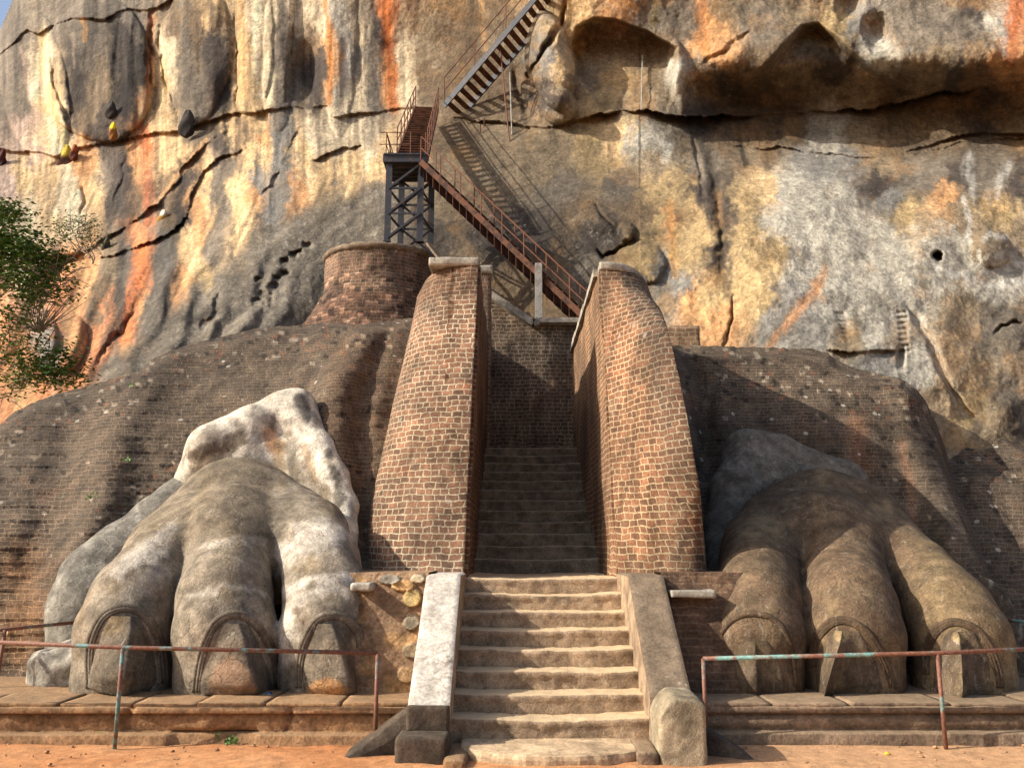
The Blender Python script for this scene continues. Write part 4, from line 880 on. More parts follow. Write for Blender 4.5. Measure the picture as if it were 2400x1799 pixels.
def rubble(x0, x1, label, L):
    nx, nz = 90, 100; X, Z = np.meshgrid(np.linspace(x0, x1, nx), np.linspace(.25, 1.47, nz))
    Y = 8.72+(Z-.3)*.42+fbm(X*3, Z*3, 0, 4, 12)*.03+fbm(X*12, Z*14, 0, 3, 13)*.012
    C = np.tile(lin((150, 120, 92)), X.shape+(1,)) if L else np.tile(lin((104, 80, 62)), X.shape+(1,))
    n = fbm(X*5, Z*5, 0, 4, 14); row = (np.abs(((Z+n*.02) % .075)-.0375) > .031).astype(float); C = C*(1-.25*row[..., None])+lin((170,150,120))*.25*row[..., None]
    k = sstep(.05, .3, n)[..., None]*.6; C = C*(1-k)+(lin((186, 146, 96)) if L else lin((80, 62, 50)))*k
    stones = [(-1.03,1.22,.10,.10,(190,164,110)),(-1.13,1.34,.13,.06,(190,150,100)),(-1.02,.98,.09,.08,(150,138,116)),(-1.0,.72,.10,.08,(160,140,110)),(-1.02,.50,.12,.08,(170,138,100)),(-1.28,1.40,.12,.05,(150,140,124)),(-.98,1.41,.08,.05,(186,170,140))] if L else []
    for (sx_, sz, rx, rz, c) in stones:
        r = ((X-sx_)/rx)**2+((Z-sz)/rz)**2+n*.3; k = (1-sstep(.7, 1.0, r)); Y -= k*.05; C = C*(1-k[..., None])+lin(c)*k[..., None]
    P = np.stack([X, Y, Z], -1); P = np.concatenate([P, (P[-1]+np.array((0, .0, .0)))[None]*1.0]); P[-1, :, 1] = 11.2; P[-1, :, 2] = 1.47; C = np.concatenate([C, C[-1:]])
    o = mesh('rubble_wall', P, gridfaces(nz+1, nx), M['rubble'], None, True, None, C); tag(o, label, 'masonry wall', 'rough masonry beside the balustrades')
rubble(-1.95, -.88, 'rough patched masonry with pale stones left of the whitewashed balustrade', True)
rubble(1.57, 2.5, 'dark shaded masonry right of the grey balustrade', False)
def ledge(u0, u1, v, y, label):
    a, b = at(u0, v, y), at(u1, v, y); o = roughbox('stone_ledge', a.x, b.x, y-.16, y+.3, a.z-.05, a.z+.03, M['cap'], .02, .02, .012, int(u0) % 50); tag(o, label, 'stone slab', 'flat stones jutting from the walls')
ledge(828, 876, 1372, 9.05, 'flat grey stone jutting from the masonry beside the left paw')
ledge(1566, 1670, 1388, 9.05, 'long flat grey stone jutting from the dark masonry right of the stairs')
#@@PART3
# ------------------------------------------------------------ lion paws
def rcone(X, Y, Z, a, b, ra, rb):
    ax, ay, az = a; bx, by, bz = b; dx, dy, dz = bx-ax, by-ay, bz-az; L2 = dx*dx+dy*dy+dz*dz
    t = np.clip(((X-ax)*dx+(Y-ay)*dy+(Z-az)*dz)/L2, 0, 1)
    return np.sqrt((X-ax-t*dx)**2+(Y-ay-t*dy)**2+(Z-az-t*dz)**2)-(ra+(rb-ra)*t)
def smin(a, b, k): h = np.maximum(k-np.abs(a-b), 0)/k; return np.minimum(a, b)-h*h*k*.25
def chain(X, Y, Z, ch, k=.1):
    d = None; P = [at(u, v, y) for (u, v, y, r) in ch]
    for i in range(len(ch)-1):
        q = rcone(X, Y, Z, P[i], P[i+1], ch[i][3], ch[i+1][3]); d = q if d is None else smin(d, q, k)
    return d
def nets(f, lo, hi, h):
    xs, ys, zs = [np.arange(l, u, h) for l, u in zip(lo, hi)]
    X, Y, Z = np.meshgrid(xs, ys, zs, indexing='ij'); v = f(X, Y, Z); s = v < 0
    nx, ny, nz = v.shape; acc = np.zeros((nx-1, ny-1, nz-1, 3)); cnt = np.zeros((nx-1, ny-1, nz-1))
    def sl(o): return tuple(slice(o[i], [nx, ny, nz][i]-1+o[i]) for i in range(3))
    for ax in range(3):
        for p in (0, 1):
            for q in (0, 1):
                o0 = [p, q]; o0.insert(ax, 0); o1 = list(o0); o1[ax] = 1
                a, b = v[sl(o0)], v[sl(o1)]; m = (a < 0) != (b < 0); t = np.where(m, a/np.where(m, a-b, 1), 0)
                pt = np.zeros(acc.shape); 
                for i in range(3): pt[..., i] = o0[i]
                pt[..., ax] = t; acc += pt*m[..., None]; cnt += m
    act = cnt > 0; idx = -np.ones(cnt.shape, np.int64); idx[act] = np.arange(act.sum())
    ii = np.argwhere(act); V = (ii+acc[act]/cnt[act][:, None])*h+np.array(lo); Fs = []
    for ax in range(3):
        a = np.take(s, range(s.shape[ax]-1), ax); b = np.take(s, range(1, s.shape[ax]), ax); m = a != b
        e = np.argwhere(m); sg = a[m]; o = [i for i in range(3) if i != ax]
        ok = (e[:, o[0]] > 0) & (e[:, o[1]] > 0) & (e[:, o[0]] < s.shape[o[0]]-1) & (e[:, o[1]] < s.shape[o[1]]-1); e = e[ok]; sg = sg[ok]
        q = []
        for (p, r) in ((1, 1), (0, 1), (0, 0), (1, 0)):
            c = e.copy(); c[:, o[0]] -= p; c[:, o[1]] -= r; q.append(idx[c[:, 0], c[:, 1], c[:, 2]])
        q = np.stack(q, 1); fl = sg if ax != 1 else ~sg; q[fl] = q[fl][:, ::-1]; Fs.append(q)
    Fq = np.concatenate(Fs); Fq = Fq[(Fq >= 0).all(1)]
    return V, Fq[:, ::-1]
def project(P):
    x, y, z = P[:, 0], P[:, 1], P[:, 2]-EYE; d = y*cp+z*sp; return 1200+F*x/d, 900-F*(z*cp-y*sp)/d
def march(f, u, v, y0=8.2, y1=11.0):
    ys = np.linspace(y0, y1, 160); P = atn(np.full(160, float(u)), np.full(160, float(v)), ys); d = f(P[:, 0], P[:, 1], P[:, 2]); k = int(np.argmax(d < 0))
    if d[k] >= 0: return None
    return float(ys[k]) if k == 0 else float(ys[k-1]+(ys[k]-ys[k-1])*d[k-1]/(d[k-1]-d[k]))
PAWS = [dict(
  toes=[[(288,1640,9.25,.50),(288,1590,9.2,.50),(290,1480,9.22,.50),(318,1410,9.45,.50),(385,1320,10.0,.46),(440,1260,10.7,.46),(500,1230,11.4,.5)],
        [(530,1640,9.15,.49),(530,1590,9.1,.50),(530,1480,9.12,.52),(530,1400,9.35,.50),(535,1310,9.95,.48),(545,1250,10.6,.5),(560,1230,11.3,.55)],
        [(765,1640,9.25,.48),(765,1590,9.2,.48),(768,1480,9.22,.50),(762,1400,9.45,.46),(748,1310,9.95,.45),(725,1255,10.5,.46),(670,1240,11.2,.5)]],
  palm=[[(560,1246,11.5,.93),(655,1275,11.35,.78)],[(560,1246,11.5,.93),(455,1300,11.3,.74)],[(405,1310,10.5,.52),(540,1292,10.5,.70),(690,1305,10.5,.55)]],
  rim=[[(450,1175,12.0,.42),(375,1245,11.6,.46),(302,1305,11.2,.48),(245,1355,10.8,.47),(212,1425,10.5,.49),(206,1500,10.4,.47)]],
  wrist=[[(500,1050,11.8,.36),(590,1010,12.0,.34),(668,968,12.2,.30),(694,958,12.2,.26)],[(694,960,12.2,.27),(700,1000,12.1,.30),(745,1060,11.8,.24),(780,1120,11.4,.21),(806,1190,11.1,.17),(816,1300,10.6,.12)],[(600,1085,12.1,.6),(690,1100,12.1,.45)],[(500,1060,11.95,.36),(470,1130,11.95,.34)],[(700,1090,12.0,.42),(765,1190,11.5,.30)]],
  lo=(-5.7,8.3,.15), hi=(-1.55,12.9,4.1)),
 dict(
  toes=[[(1775,1640,9.25,.47),(1775,1590,9.2,.47),(1775,1490,9.2,.49),(1775,1420,9.4,.47),(1785,1320,10.0,.47),(1805,1265,10.6,.48),(1850,1240,11.2,.55)],
        [(2000,1640,9.2,.49),(2000,1590,9.15,.5),(2000,1490,9.15,.51),(1990,1420,9.4,.5),(1970,1320,10.0,.47),(1955,1260,10.6,.5),(1940,1240,11.2,.55)],
        [(2258,1640,9.2,.5),(2258,1590,9.2,.5),(2255,1500,9.25,.5),(2225,1440,9.5,.49),(2145,1350,10.1,.45),(2080,1290,10.6,.46),(2010,1240,11.2,.55)]],
  palm=[[(1925,1262,11.5,.88),(1835,1300,11.3,.74)],[(1925,1262,11.5,.88),(2010,1275,11.3,.68)],[(1810,1315,10.5,.56),(1930,1295,10.5,.70),(2060,1335,10.55,.50)]],
  rim=[[(2300,1400,10.6,.26),(2360,1500,10.3,.26),(2375,1600,10.1,.25)]],
  wrist=[[(1752,1062,12.1,.32),(1820,1082,12.1,.38),(1900,1125,12.0,.38),(1970,1140,11.9,.38)],[(1752,1065,12.1,.32),(1728,1160,11.6,.36),(1700,1250,11.1,.28),(1690,1350,10.6,.2)],[(1800,1150,12.0,.6),(1850,1180,11.9,.5)]],
  lo=(1.9,8.3,.15), hi=(6.2,13.0,4.1))]
def back(t, f):                       # the same spot in the view, a little deeper
    return [(u, v, y+f(v), r*(y+f(v))/y) for (u, v, y, r) in t]
_f = lambda v: float(np.interp(v, [1250, 1330, 1430], [.62, .42, 0]))
for _k in ('toes', 'palm', 'wrist'): PAWS[1][_k] = [back(t, _f) for t in PAWS[1][_k]]
PAWS[1]['hi'] = (6.4, 13.6, 4.3)
ARCH = [[[(212,1612),(212,1540),(222,1490),(245,1448),(278,1430),(306,1430),(335,1444),(360,1480),(376,1530),(384,1600)],
         [(462,1622),(470,1560),(486,1505),(510,1462),(542,1445),(570,1448),(600,1470),(625,1510),(640,1550),(646,1610)],
         [(702,1612),(706,1550),(722,1495),(745,1458),(772,1447),(800,1450),(826,1470),(842,1510),(848,1560),(850,1610)]],
        [[(1690,1600),(1690,1530),(1705,1480),(1735,1452),(1770,1446),(1805,1456),(1835,1490),(1850,1540),(1856,1610)],
         [(1908,1560),(1912,1515),(1932,1480),(1960,1460),(1990,1461),(2020,1478),(2050,1515),(2074,1560),(2090,1612)],
         [(2172,1580),(2176,1530),(2192,1490),(2220,1466),(2250,1464),(2285,1480),(2312,1515),(2332,1560),(2342,1612)]]]
CLAW = [[dict(L=[(268,1442),(250,1480),(228,1530),(216,1580),(212,1606)], R=[(330,1444),(345,1470),(368,1530),(378,1590),(378,1612)], G=[(306,1444),(306,1480),(302,1530),(298,1580),(293,1632)], p=.32),
         dict(L=[(530,1458),(508,1500),(488,1550),(476,1600),(480,1626)], R=[(585,1462),(602,1500),(630,1560),(638,1600),(640,1610)], G=[(560,1462),(574,1500),(584,1550),(598,1600),(611,1642)], p=.32),
         dict(L=[(752,1460),(735,1500),(718,1550),(710,1600),(712,1628)], R=[(800,1464),(815,1490),(836,1540),(846,1600),(848,1625)], G=[(778,1462),(792,1500),(808,1550),(822,1600),(836,1652)], p=.34)],
        [dict(L=[(1750,1500),(1730,1530),(1712,1570),(1704,1610),(1706,1640)], R=[(1790,1500),(1815,1530),(1830,1570),(1836,1610),(1834,1632)], G=[(1770,1500),(1772,1530),(1774,1570),(1776,1610),(1778,1640)], p=.14),
         dict(L=[(1955,1474),(1935,1505),(1916,1550),(1914,1600),(1910,1650)], R=[(2006,1478),(2025,1505),(2052,1550),(2068,1600),(2070,1612)], G=[(1974,1478),(1968,1510),(1955,1550),(1938,1600),(1926,1652)], p=.36),
         dict(L=[(2222,1476),(2200,1510),(2188,1560),(2184,1610),(2186,1640)], R=[(2276,1480),(2292,1510),(2315,1560),(2326,1610),(2328,1625)], G=[(2246,1480),(2252,1515),(2256,1560),(2258,1610),(2258,1654)], p=.34)]]
def paw(k, label):
    Dk = PAWS[k]; L = k == 0
    def nz(X, Y, Z): return fbm(X*1.3, Y*1.3, Z*1.3, 2, 90)*.03
    def f_toes(X, Y, Z):
        d = None
        for t in Dk['toes']:
            q = chain(X, Y, Z, t, .06)+.018; d = q if d is None else smin(d, q, .03)
        return d
    def f_body(X, Y, Z):
        d = f_toes(X, Y, Z); p = None
        for t in Dk['palm']: q = chain(X, Y, Z, t, .2); p = q if p is None else smin(p, q, .2)
        return smin(d, p, .30)+nz(X, Y, Z)+fbm(X*4.5, Y*4.5, Z*4.5, 2, 93)*.012
    def f_rim(X, Y, Z):
        d = None
        for t in Dk['rim']: q = chain(X, Y, Z, t, .08); d = q if d is None else smin(d, q, .1)
        return d+fbm(X*2, Y*2, Z*2, 2, 91)*.06
    def f_wrist(X, Y, Z):
        d = None
        for t in Dk['wrist']: q = chain(X, Y, Z, t, .12); d = q if d is None else smin(d, q, .14 if L else .2)
        return d+fbm(X*2.2, Y*2.2, Z*2.2, 3, 92)*.035
    lo, hi = Dk['lo'], Dk['hi']; h = .034; ctr = ((lo[0]+hi[0])/2, 9.3, .32); root = empty('lion_paw', ctr)
    V, Fc = nets(f_body, lo, hi, h); u, v = project(V); n = fbm(u/40, v/40, 0, 5, 101, .6); n2 = fbm(u/14, v/60, 0, 4, 102, .6); n3 = fbm(u/90, v/30, 5, 4, 104)
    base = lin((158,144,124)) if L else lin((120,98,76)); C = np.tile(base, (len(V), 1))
    def blend(mask, c): 
        nonlocal C; m_ = np.clip(mask, 0, 1)[:, None]; C = C*(1-m_)+lin(c)*m_
    if L:
        blend(sstep(.0, .35, n)*.6, (124, 112, 96)); blend(sstep(.15, .45, fbm(u/60, v/60, 3, 4, 105))*.5, (160, 138, 106))
        blend(sstep(1300, 1250, v+n*60)*(u < 640)*.45, (124, 106, 80))
        for pts, wd, s_ in (([(660,1390),(720,1362),(800,1352),(838,1356)], 12, .95),([(670,1440),(668,1500),(672,1540)], 24, .85),([(695,1410),(760,1380),(820,1385)], 16, .7),([(668,1300),(720,1270),(790,1255)], 26, .75),([(700,1240),(760,1230)], 18, .6),([(275,1345),(330,1290),(400,1240)], 15, .65),([(300,1330),(380,1290)], 12, .5),([(440,1400),(530,1372),(620,1390)], 6, .5),([(655,1280),(654,1380),(660,1460)], 7, .8),([(480,1280),(560,1260),(620,1270)], 8, .3),([(300,1395),(360,1350),(400,1340)], 20, .3)):
            d, _ = seg(u+n*16, v+n2*14, pts); blend(s_*(1-sstep(wd*.4, wd*1.5, d+n2*wd)), (226, 214, 196))
        d, _ = seg(u, v, [(775,1430),(790,1470),(850,1480)]); blend(.55*np.exp(-(d/26)**2), (74, 66, 58))
        for (a, b_, r_) in ((694,1428,10),(712,1455,9),(760,1425,6)): blend(.6*np.exp(-(np.hypot(u-a, v-b_)/r_)**4), (110, 84, 66))
    else:
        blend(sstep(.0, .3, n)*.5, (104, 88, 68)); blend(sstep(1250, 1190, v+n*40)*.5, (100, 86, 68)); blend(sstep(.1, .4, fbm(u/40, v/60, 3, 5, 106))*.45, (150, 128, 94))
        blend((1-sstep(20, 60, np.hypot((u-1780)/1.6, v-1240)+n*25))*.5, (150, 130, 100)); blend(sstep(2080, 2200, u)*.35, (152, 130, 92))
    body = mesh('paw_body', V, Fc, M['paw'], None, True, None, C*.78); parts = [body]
    # second layer along the outer side
    V, Fc = nets(f_rim, lo, hi, .045); u, v = project(V); n = fbm(u/22, v/22, 0, 5, 111, .6)
    C = np.tile(lin((136,130,118)) if L else lin((92,78,62)), (len(V), 1)); m_ = sstep(.2, .4, fbm(u/14, v/40, 0, 4, 112))[:, None]*.55; C = C*(1-m_)+lin((190,182,166))*m_
    parts.append(mesh('outer_lobe', V, Fc, M['paw'], None, True, None, C*.78))
    V, Fc = nets(f_wrist, lo, hi, .04); u, v = project(V); n = fbm(u/30, v/30, 0, 5, 121, .6)
    if L:
        C = np.tile(lin((230,218,198)), (len(V), 1))
        def bl(mk, c):
            nonlocal C; mk = np.clip(mk, 0, 1)[:, None]; C = C*(1-mk)+lin(c)*mk
        for (pts, wd, c, s_) in (([(455,1070),(505,1050)], 20, (110,92,74), .9),([(540,1035),(562,1028)], 22, (110,94,76), .9),([(632,1015),(645,1045)], 20, (186,132,84), .8),([(655,1040),(652,1100)], 15, (172,140,100), .7),([(642,975),(640,1000)], 8, (110,100,88), .8),([(700,935),(712,950),(716,975)], 15, (86,82,78), .9),([(680,1020),(690,1120)], 15, (140,128,110), .7),([(715,1050),(735,1120)], 11, (176,142,104), .7),([(770,1060),(785,1110)], 12, (90,84,76), .9),([(795,1130),(790,1190)], 12, (100,94,84), .9),([(760,1150),(770,1180)], 14, (120,112,100), .8),([(700,1100),(760,1170)], 24, (128,110,88), .7),([(815,1230),(818,1290)], 18, (236,210,176), .9)):
            d, _ = seg(u+n*10, v+n*10, pts); bl(s_*(1-sstep(wd*.6, wd*1.2, d+n*wd*.7)), c)
        bl(sstep(.05, .3, n)*.5, (176, 160, 136)); bl(sstep(.15, .35, fbm(u/18, v/50, 6, 5, 125, .6))*.45, (120, 108, 92))
    else:
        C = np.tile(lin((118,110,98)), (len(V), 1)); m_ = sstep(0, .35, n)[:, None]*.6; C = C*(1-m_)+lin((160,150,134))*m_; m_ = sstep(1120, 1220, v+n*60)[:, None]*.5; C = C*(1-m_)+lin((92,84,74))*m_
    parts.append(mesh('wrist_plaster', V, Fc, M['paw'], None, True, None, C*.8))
    # claws with their folded sheaths
    for i in range(3):
        A = ARCH[k][i]; cu = sum(p[0] for p in A)/len(A)
        for q, rr, off in ((0, .034, 1.0), (1, .028, .92), (2, .020, .86)):
            pts = []
            for (a, b_) in A:
                a = cu+(a-cu)*1.10; b_ = b_-7 if b_ < 1560 else b_; uu = cu+(a-cu)*off; vv = 1620-(1620-b_)*(off*.35+.65) if b_ < 1600 else b_
                y = march(f_body, uu, vv); 
                if y: pts.append((uu, vv, y))
            P = [at(a, b_, y+.002) for a, b_, y in pts]
            # smooth by resampling
            Q = []
            for j in range(len(P)-1):
                p0 = P[max(j-1, 0)]; p1 = P[j]; p2 = P[j+1]; p3 = P[min(j+2, len(P)-1)]
                for s in range(5):
                    t = s/5; Q.append(.5*((2*p1)+(-p0+p2)*t+(2*p0-5*p1+4*p2-p3)*t*t+(-p0+3*p1-3*p2+p3)*t**3))
            Q.append(P[-1]); mb = MB(); rad = [rr*(1-.5*abs(2*j/(len(Q)-1)-1)**3) for j in range(len(Q))]; mb.tube(Q, rad, 8)
            if k == 1 and i == 0 and q > 0: continue
            o = mb.build('claw_sheath', M['paw'], None, True); cc = np.tile(base*(.5 if q < 2 else .4), (len(mb.v), 1)); at_ = o.data.color_attributes.new('stain_shade', 'FLOAT_COLOR', 'POINT')
            at_.data.foreach_set('color', np.concatenate([cc, np.ones((len(cc), 1))], 1).astype(np.float32).ravel()); parts.append(o)
        c = dict(CLAW[k][i]); c['L'] = [(a-7, b) for a, b in c['L']]; c['R'] = [(a+7, b) for a, b in c['R']]; nr, nc = 30, 26; V = []; CC = []
        def ip(pl, t):
            x = t*(len(pl)-1); j = min(int(x), len(pl)-2); s = x-j; s2 = s; return lerp(pl[j][0], pl[j+1][0], s2), lerp(pl[j][1], pl[j+1][1], s2)
        for r in range(nr):
            t = r/(nr-1); lu, lv = ip(c['L'], t); ru, rv = ip(c['R'], t); gu, gv = ip(c['G'], t)
            ly = (march(f_body, lu, lv) or 9.2)+.04; ry = (march(f_body, ru, rv) or 9.2)+.04; gy_ = min(march(f_body, gu, gv) or 8.9, 8.9)
            pr = c['p']*(.16+.84*math.sin(min(1, t*1.15)*math.pi/2))*(1-.25*max(0, t-.8)/.2)
            Lp, Rp, Gp = at(lu, lv, ly), at(ru, rv, ry), at(gu, gv, gy_-pr)
            zg = Gp.z
            for j in range(nc):
                s = j/(nc-1)
                if s < .55:
                    q = s/.55; e = math.sin(q*math.pi/2); x = lerp(Lp.x, Gp.x, q*.85+.15*q*q); y = lerp(Lp.y, Gp.y, e**.8); z = lerp(Lp.z, Gp.z, q)
                else:
                    q = (s-.55)/.45; e = (1-q)**1.25; x = lerp(Gp.x, Rp.x, q**1.35); y = lerp(Rp.y, Gp.y, e); z = lerp(Gp.z, Rp.z, q)
                if 0 < j < nc-1 and z > .33:
                    qu, qv = project(np.array([[x, y, z]])); ys_ = march(f_body, qu[0], qv[0])
                    if ys_: y = min(y, ys_-.03*math.sin(math.pi*s)**.5)
                V.append((x, y, max(z, .31)))
        V = np.array(V); n = fbm(V[:, 0]*6, V[:, 1]*6, V[:, 2]*6, 4, 130+i+5*k); V[:, 1] += n*.018; u, v = project(V)
        C = np.tile(lin((116,104,88)) if L else lin((106,90,72)), (len(V), 1)); m_ = sstep(0, .3, n)[:, None]*.6; C = C*(1-m_)+(lin((120,106,90)) if L else lin((132,112,84)))*m_
        if L and i == 1:
            m_ = polymask(u+n*8, v+n*8, [(500,1570),(540,1540),(580,1560),(612,1640),(480,1640)], 3)[:, None]*.6; C = C*(1-m_)+lin((158,124,98))*m_
        if L and i == 2: m_ = (1-sstep(.9, 1.05, np.hypot((u-765)/50, (v-1640)/52)+n*.1))[:, None]*.8; C = C*(1-m_)+lin((196,146,96))*m_
        if L and i == 0: m_ = (1-sstep(.8, 1.1, np.hypot((u-255)/50, (v-1440)/50)+n*.2))[:, None]*.4; C = C*(1-m_)+lin((176,146,100))*m_
        if not L and i > 0: m_ = (1-sstep(.7, 1.1, np.hypot((u-(1972 if i == 1 else 2250))/18, (v-(1488 if i == 1 else 1492))/14)+n*.5))[:, None]*.4; C = C*(1-m_)+lin((214,184,130))*m_
        if not L and i == 0: m_ = (1-sstep(.9, 1.05, np.hypot((u-1790)/48, (v-1622)/32)+n*.3))[:, None]*.5; C = C*(1-m_)+lin((90,70,52))*m_
        parts.append(mesh('claw', V, gridfaces(nr, nc), M['paw'], None, True, None, C*.8))
    adopt(root, *parts); tag(root, label, 'lion paw', 'giant lion paws beside the stairs'); return root
paw(0, 'left giant stone lion paw, sunlit, with white plaster at its wrist'); paw(1, 'right giant stone lion paw, half in shadow, with grey wrist')
o = roughbox('boulder', at(58,1560,9.4).x, at(215,1560,9.4).x, 9.25, 10.2, .2, .70, M['cap'], .2, .03, .07, 31, None, None, 2.4); tag(o, 'pale whitish boulder beside the outer toe of the left paw', 'boulder')

# ------------------------------------------------------------ steel tower and stairs
def tower():
    root = empty('steel_tower', (-2.5, 19.4, 8.86)); zb = 8.75; zt = 10.75; legs = [(-2.92, 19.0), (-2.16, 19.0), (-2.74, 19.95), (-2.0, 19.95)]; parts = []
    for i, (x, y) in enumerate(legs):
        mb = MB(); mb.bar((x, y, zb), (x, y, zt), .085, .085)
        mb.box(x-.075, x+.075, y-.05, y-.035, zb, zt); mb.box(x-.09, x+.09, y-.09, y+.09, zb, zb+.03); parts.append(mb.build('leg', M['steel']))
    def br(a, b, off=0): mb = MB(); mb.bar(a, b, .035, .05); parts.append(mb.build('brace', M['steel']))
    for (p, q) in ((0, 1), (2, 3), (0, 2), (1, 3)):
        (x0, y0), (x1, y1) = legs[p], legs[q]; lv = [8.85, 9.45, 10.08, 10.7]; dy = -.055 if (p, q) == (0, 1) else 0
        for k in (1, 2): br((x0, y0+dy, lv[k]), (x1, y1+dy, lv[k]))
        for k in range(3):
            br((x0, y0+dy*1.2, lv[k]), (x1, y1+dy*1.2, lv[k+1])) if (p, q) != (2, 3) else (br((x0, y0, lv[k+1]), (x1, y1, lv[k])), br((x0, y0+.03, lv[k]), (x1, y1+.03, lv[k+1])))
    mb = MB(); mb.box(-3.02, -2.02, 18.9, 20.1, zt, zt+.10); mb.box(-3.02, -2.02, 18.86, 18.9, zt-.04, zt+.16); mb.box(-3.06, -3.02, 18.86, 20.1, zt-.02, zt+.16); mb.box(-3.04, -2.0, 18.83, 18.86, zt+.13, zt+.17)
    for k in range(4): mb.box(-2.98, -2.06, 19.1+k*.25, 19.15+k*.25, zt-.08, zt)
    parts.append(mb.build('platform', M['steel']))
    # railings round the landing
    zp = zt+.12; H = .62; mb = MB(); P = [(-3.0, 20.0), (-3.0, 18.92)]
    for x, y in ((-3.0, 18.92), (-3.0, 19.5), (-3.0, 20.0), (-2.06, 18.92), (-2.42, 18.92)): mb.tube([(x, y, zp), (x, y, zp+H)], .013, 6)
    for h in (.31, .62): mb.tube([(-3.12, 20.0, zp+h), (-3.0, 20.0, zp+h), (-3.0, 18.92, zp+h)], .012, 6); 
    for h in (.31, .62): mb.tube([(-3.16, 18.92, zp+h), (-2.42, 18.92, zp+h)], .012, 6)
    mb.tube([(-3.0, 18.92, zp+H), (-2.9, 19.9, zp)], .014, 6); parts.append(mb.build('railing', M['rustrail']))
    adopt(root, *parts); tag(root, 'dark steel braced tower with a small landing, standing on the brick turret', 'steel tower')
tower()
def steelstair(p0, d, rise, run, width, n, label, treadmat, extra_top=0, rails=(1, 1), H=.6, side=None, riser=False, tw=.2, strmat=None, str_h=.16, post_every=3, rad=.012, plate=.03, slope_len=None):
    """p0 = first tread centre line start; d = unit run direction (x, y); side = unit vector across"""
    root = empty('steel_staircase', p0); p0 = Vector(p0); d = Vector((d[0], d[1], 0)).normalized(); s = Vector((side[0], side[1], 0)).normalized() if side else Vector((d.y, -d.x, 0)); parts = []
    end = p0+d*run*n+Vector((0, 0, rise*n)); strmat = strmat or M['steel']
    for sg in (-1, 1):
        mb = MB(); mb.bar(p0+s*sg*width/2-Vector((0, 0, .04)), end+s*sg*width/2-Vector((0, 0, .04)), .05, str_h); parts.append(mb.build('stringer', strmat))
    up = Vector((0, 0, 1))
    for k in range(n):
        c = p0+d*run*(k+.5)+up*rise*(k+.5); mb = MB()
        a = c-s*(width/2-.025); b = c+s*(width/2-.025); dd = d*tw/2
        mb.add([tuple(a-dd), tuple(b-dd), tuple(b+dd), tuple(a+dd), tuple(a-dd-up*plate), tuple(b-dd-up*plate), tuple(b+dd-up*plate), tuple(a+dd-up*plate)], [(0, 1, 2, 3), (7, 6, 5, 4), (0, 4, 5, 1), (1, 5, 6, 2), (2, 6, 7, 3), (3, 7, 4, 0)])
        if riser:
            q = dd; hh = up*riser
            mb.add([tuple(a+q), tuple(b+q), tuple(b+q-hh), tuple(a+q-hh), tuple(a+q+d*.01), tuple(b+q+d*.01), tuple(b+q+d*.01-hh), tuple(a+q+d*.01-hh)], [(0, 1, 2, 3), (7, 6, 5, 4), (0, 4, 5, 1), (3, 2, 6, 7), (0, 3, 7, 4), (1, 5, 6, 2)])
        parts.append(mb.build('tread', treadmat))
    for sg, on in zip((-1, 1), rails):
        if not on: continue
        mb = MB(); b0 = p0+s*sg*width/2; b1 = end+s*sg*width/2
        for h in (H, H*.52): mb.tube([b0+up*h, b1+up*h], rad, 6)
        m_ = int(n/post_every)
        for k in range(m_+1):
            p = b0+(b1-b0)*(k/m_); mb.tube([p, p+up*H], rad, 6)
        parts.append(mb.build('railing', M['rustrail']))
    adopt(root, *parts); return tag(root, label, 'steel staircase', 'steel stairs climbing the cliff')
# middle flight: from the landing back up to the rock
a = at(966, 366, 19.75); b = at(1000, 252, 26.2); n = 24; v_ = Vector((b.x-a.x, b.y-a.y, 0)); steelstair(tuple(a), (v_.x, v_.y), (b.z-a.z)/n, v_.length/n, .76, n, 'rusty middle flight of steel stairs going straight back up from the tower landing', M['rust'], H=.75, tw=.16, strmat=M['rust'], post_every=4, rad=.016)
# upper flight: seen from beneath, climbing right
P0 = at(1058, 262, 26.5); n = 30; steelstair(tuple(P0), (.898, -.44), .2, .2285, .98, n, 'upper flight of dark steel stairs seen from below, crossing the cliff to the top', M['rust'], side=(.44, .898), rails=(1, 0), H=1.0, tw=.20, post_every=5, rad=.018, str_h=.2, riser=0)
# lower flight: from the landing down right to the passage
a = at(1004, 392, 19.2); b = at(1404, 772, 17.7); n = 24; v_ = Vector((a.x-b.x, a.y-b.y, 0)); steelstair(tuple(b), (v_.x, v_.y), (a.z-b.z)/n, v_.length/n, .8, n, 'rusty lower flight of steel stairs running down from the tower landing to the right', M['rust'], H=.60, tw=.22, strmat=M['rust'], riser=.27, post_every=3, rad=.014, str_h=.13)
# post under the lower flight
a = at(1263, 760, 17.6); b = at(1262, 632, 17.9); mb = MB(); mb.box(a.x-.075, a.x+.075, 17.6, 17.63, a.z-.05, b.z+.05); mb.box(a.x-.075, a.x-.06, 17.63, 17.78, a.z-.05, b.z+.05); mb.box(a.x-.01, a.x+.01, 17.63, 17.75, a.z-.05, b.z); mb.box(a.x-.075, a.x+.075, 17.75, 17.78, a.z-.05, b.z)
o = mb.build('support_post', M['zinc']); tag(o, 'pale grey steel post under the lower flight of steel stairs', 'steel post')
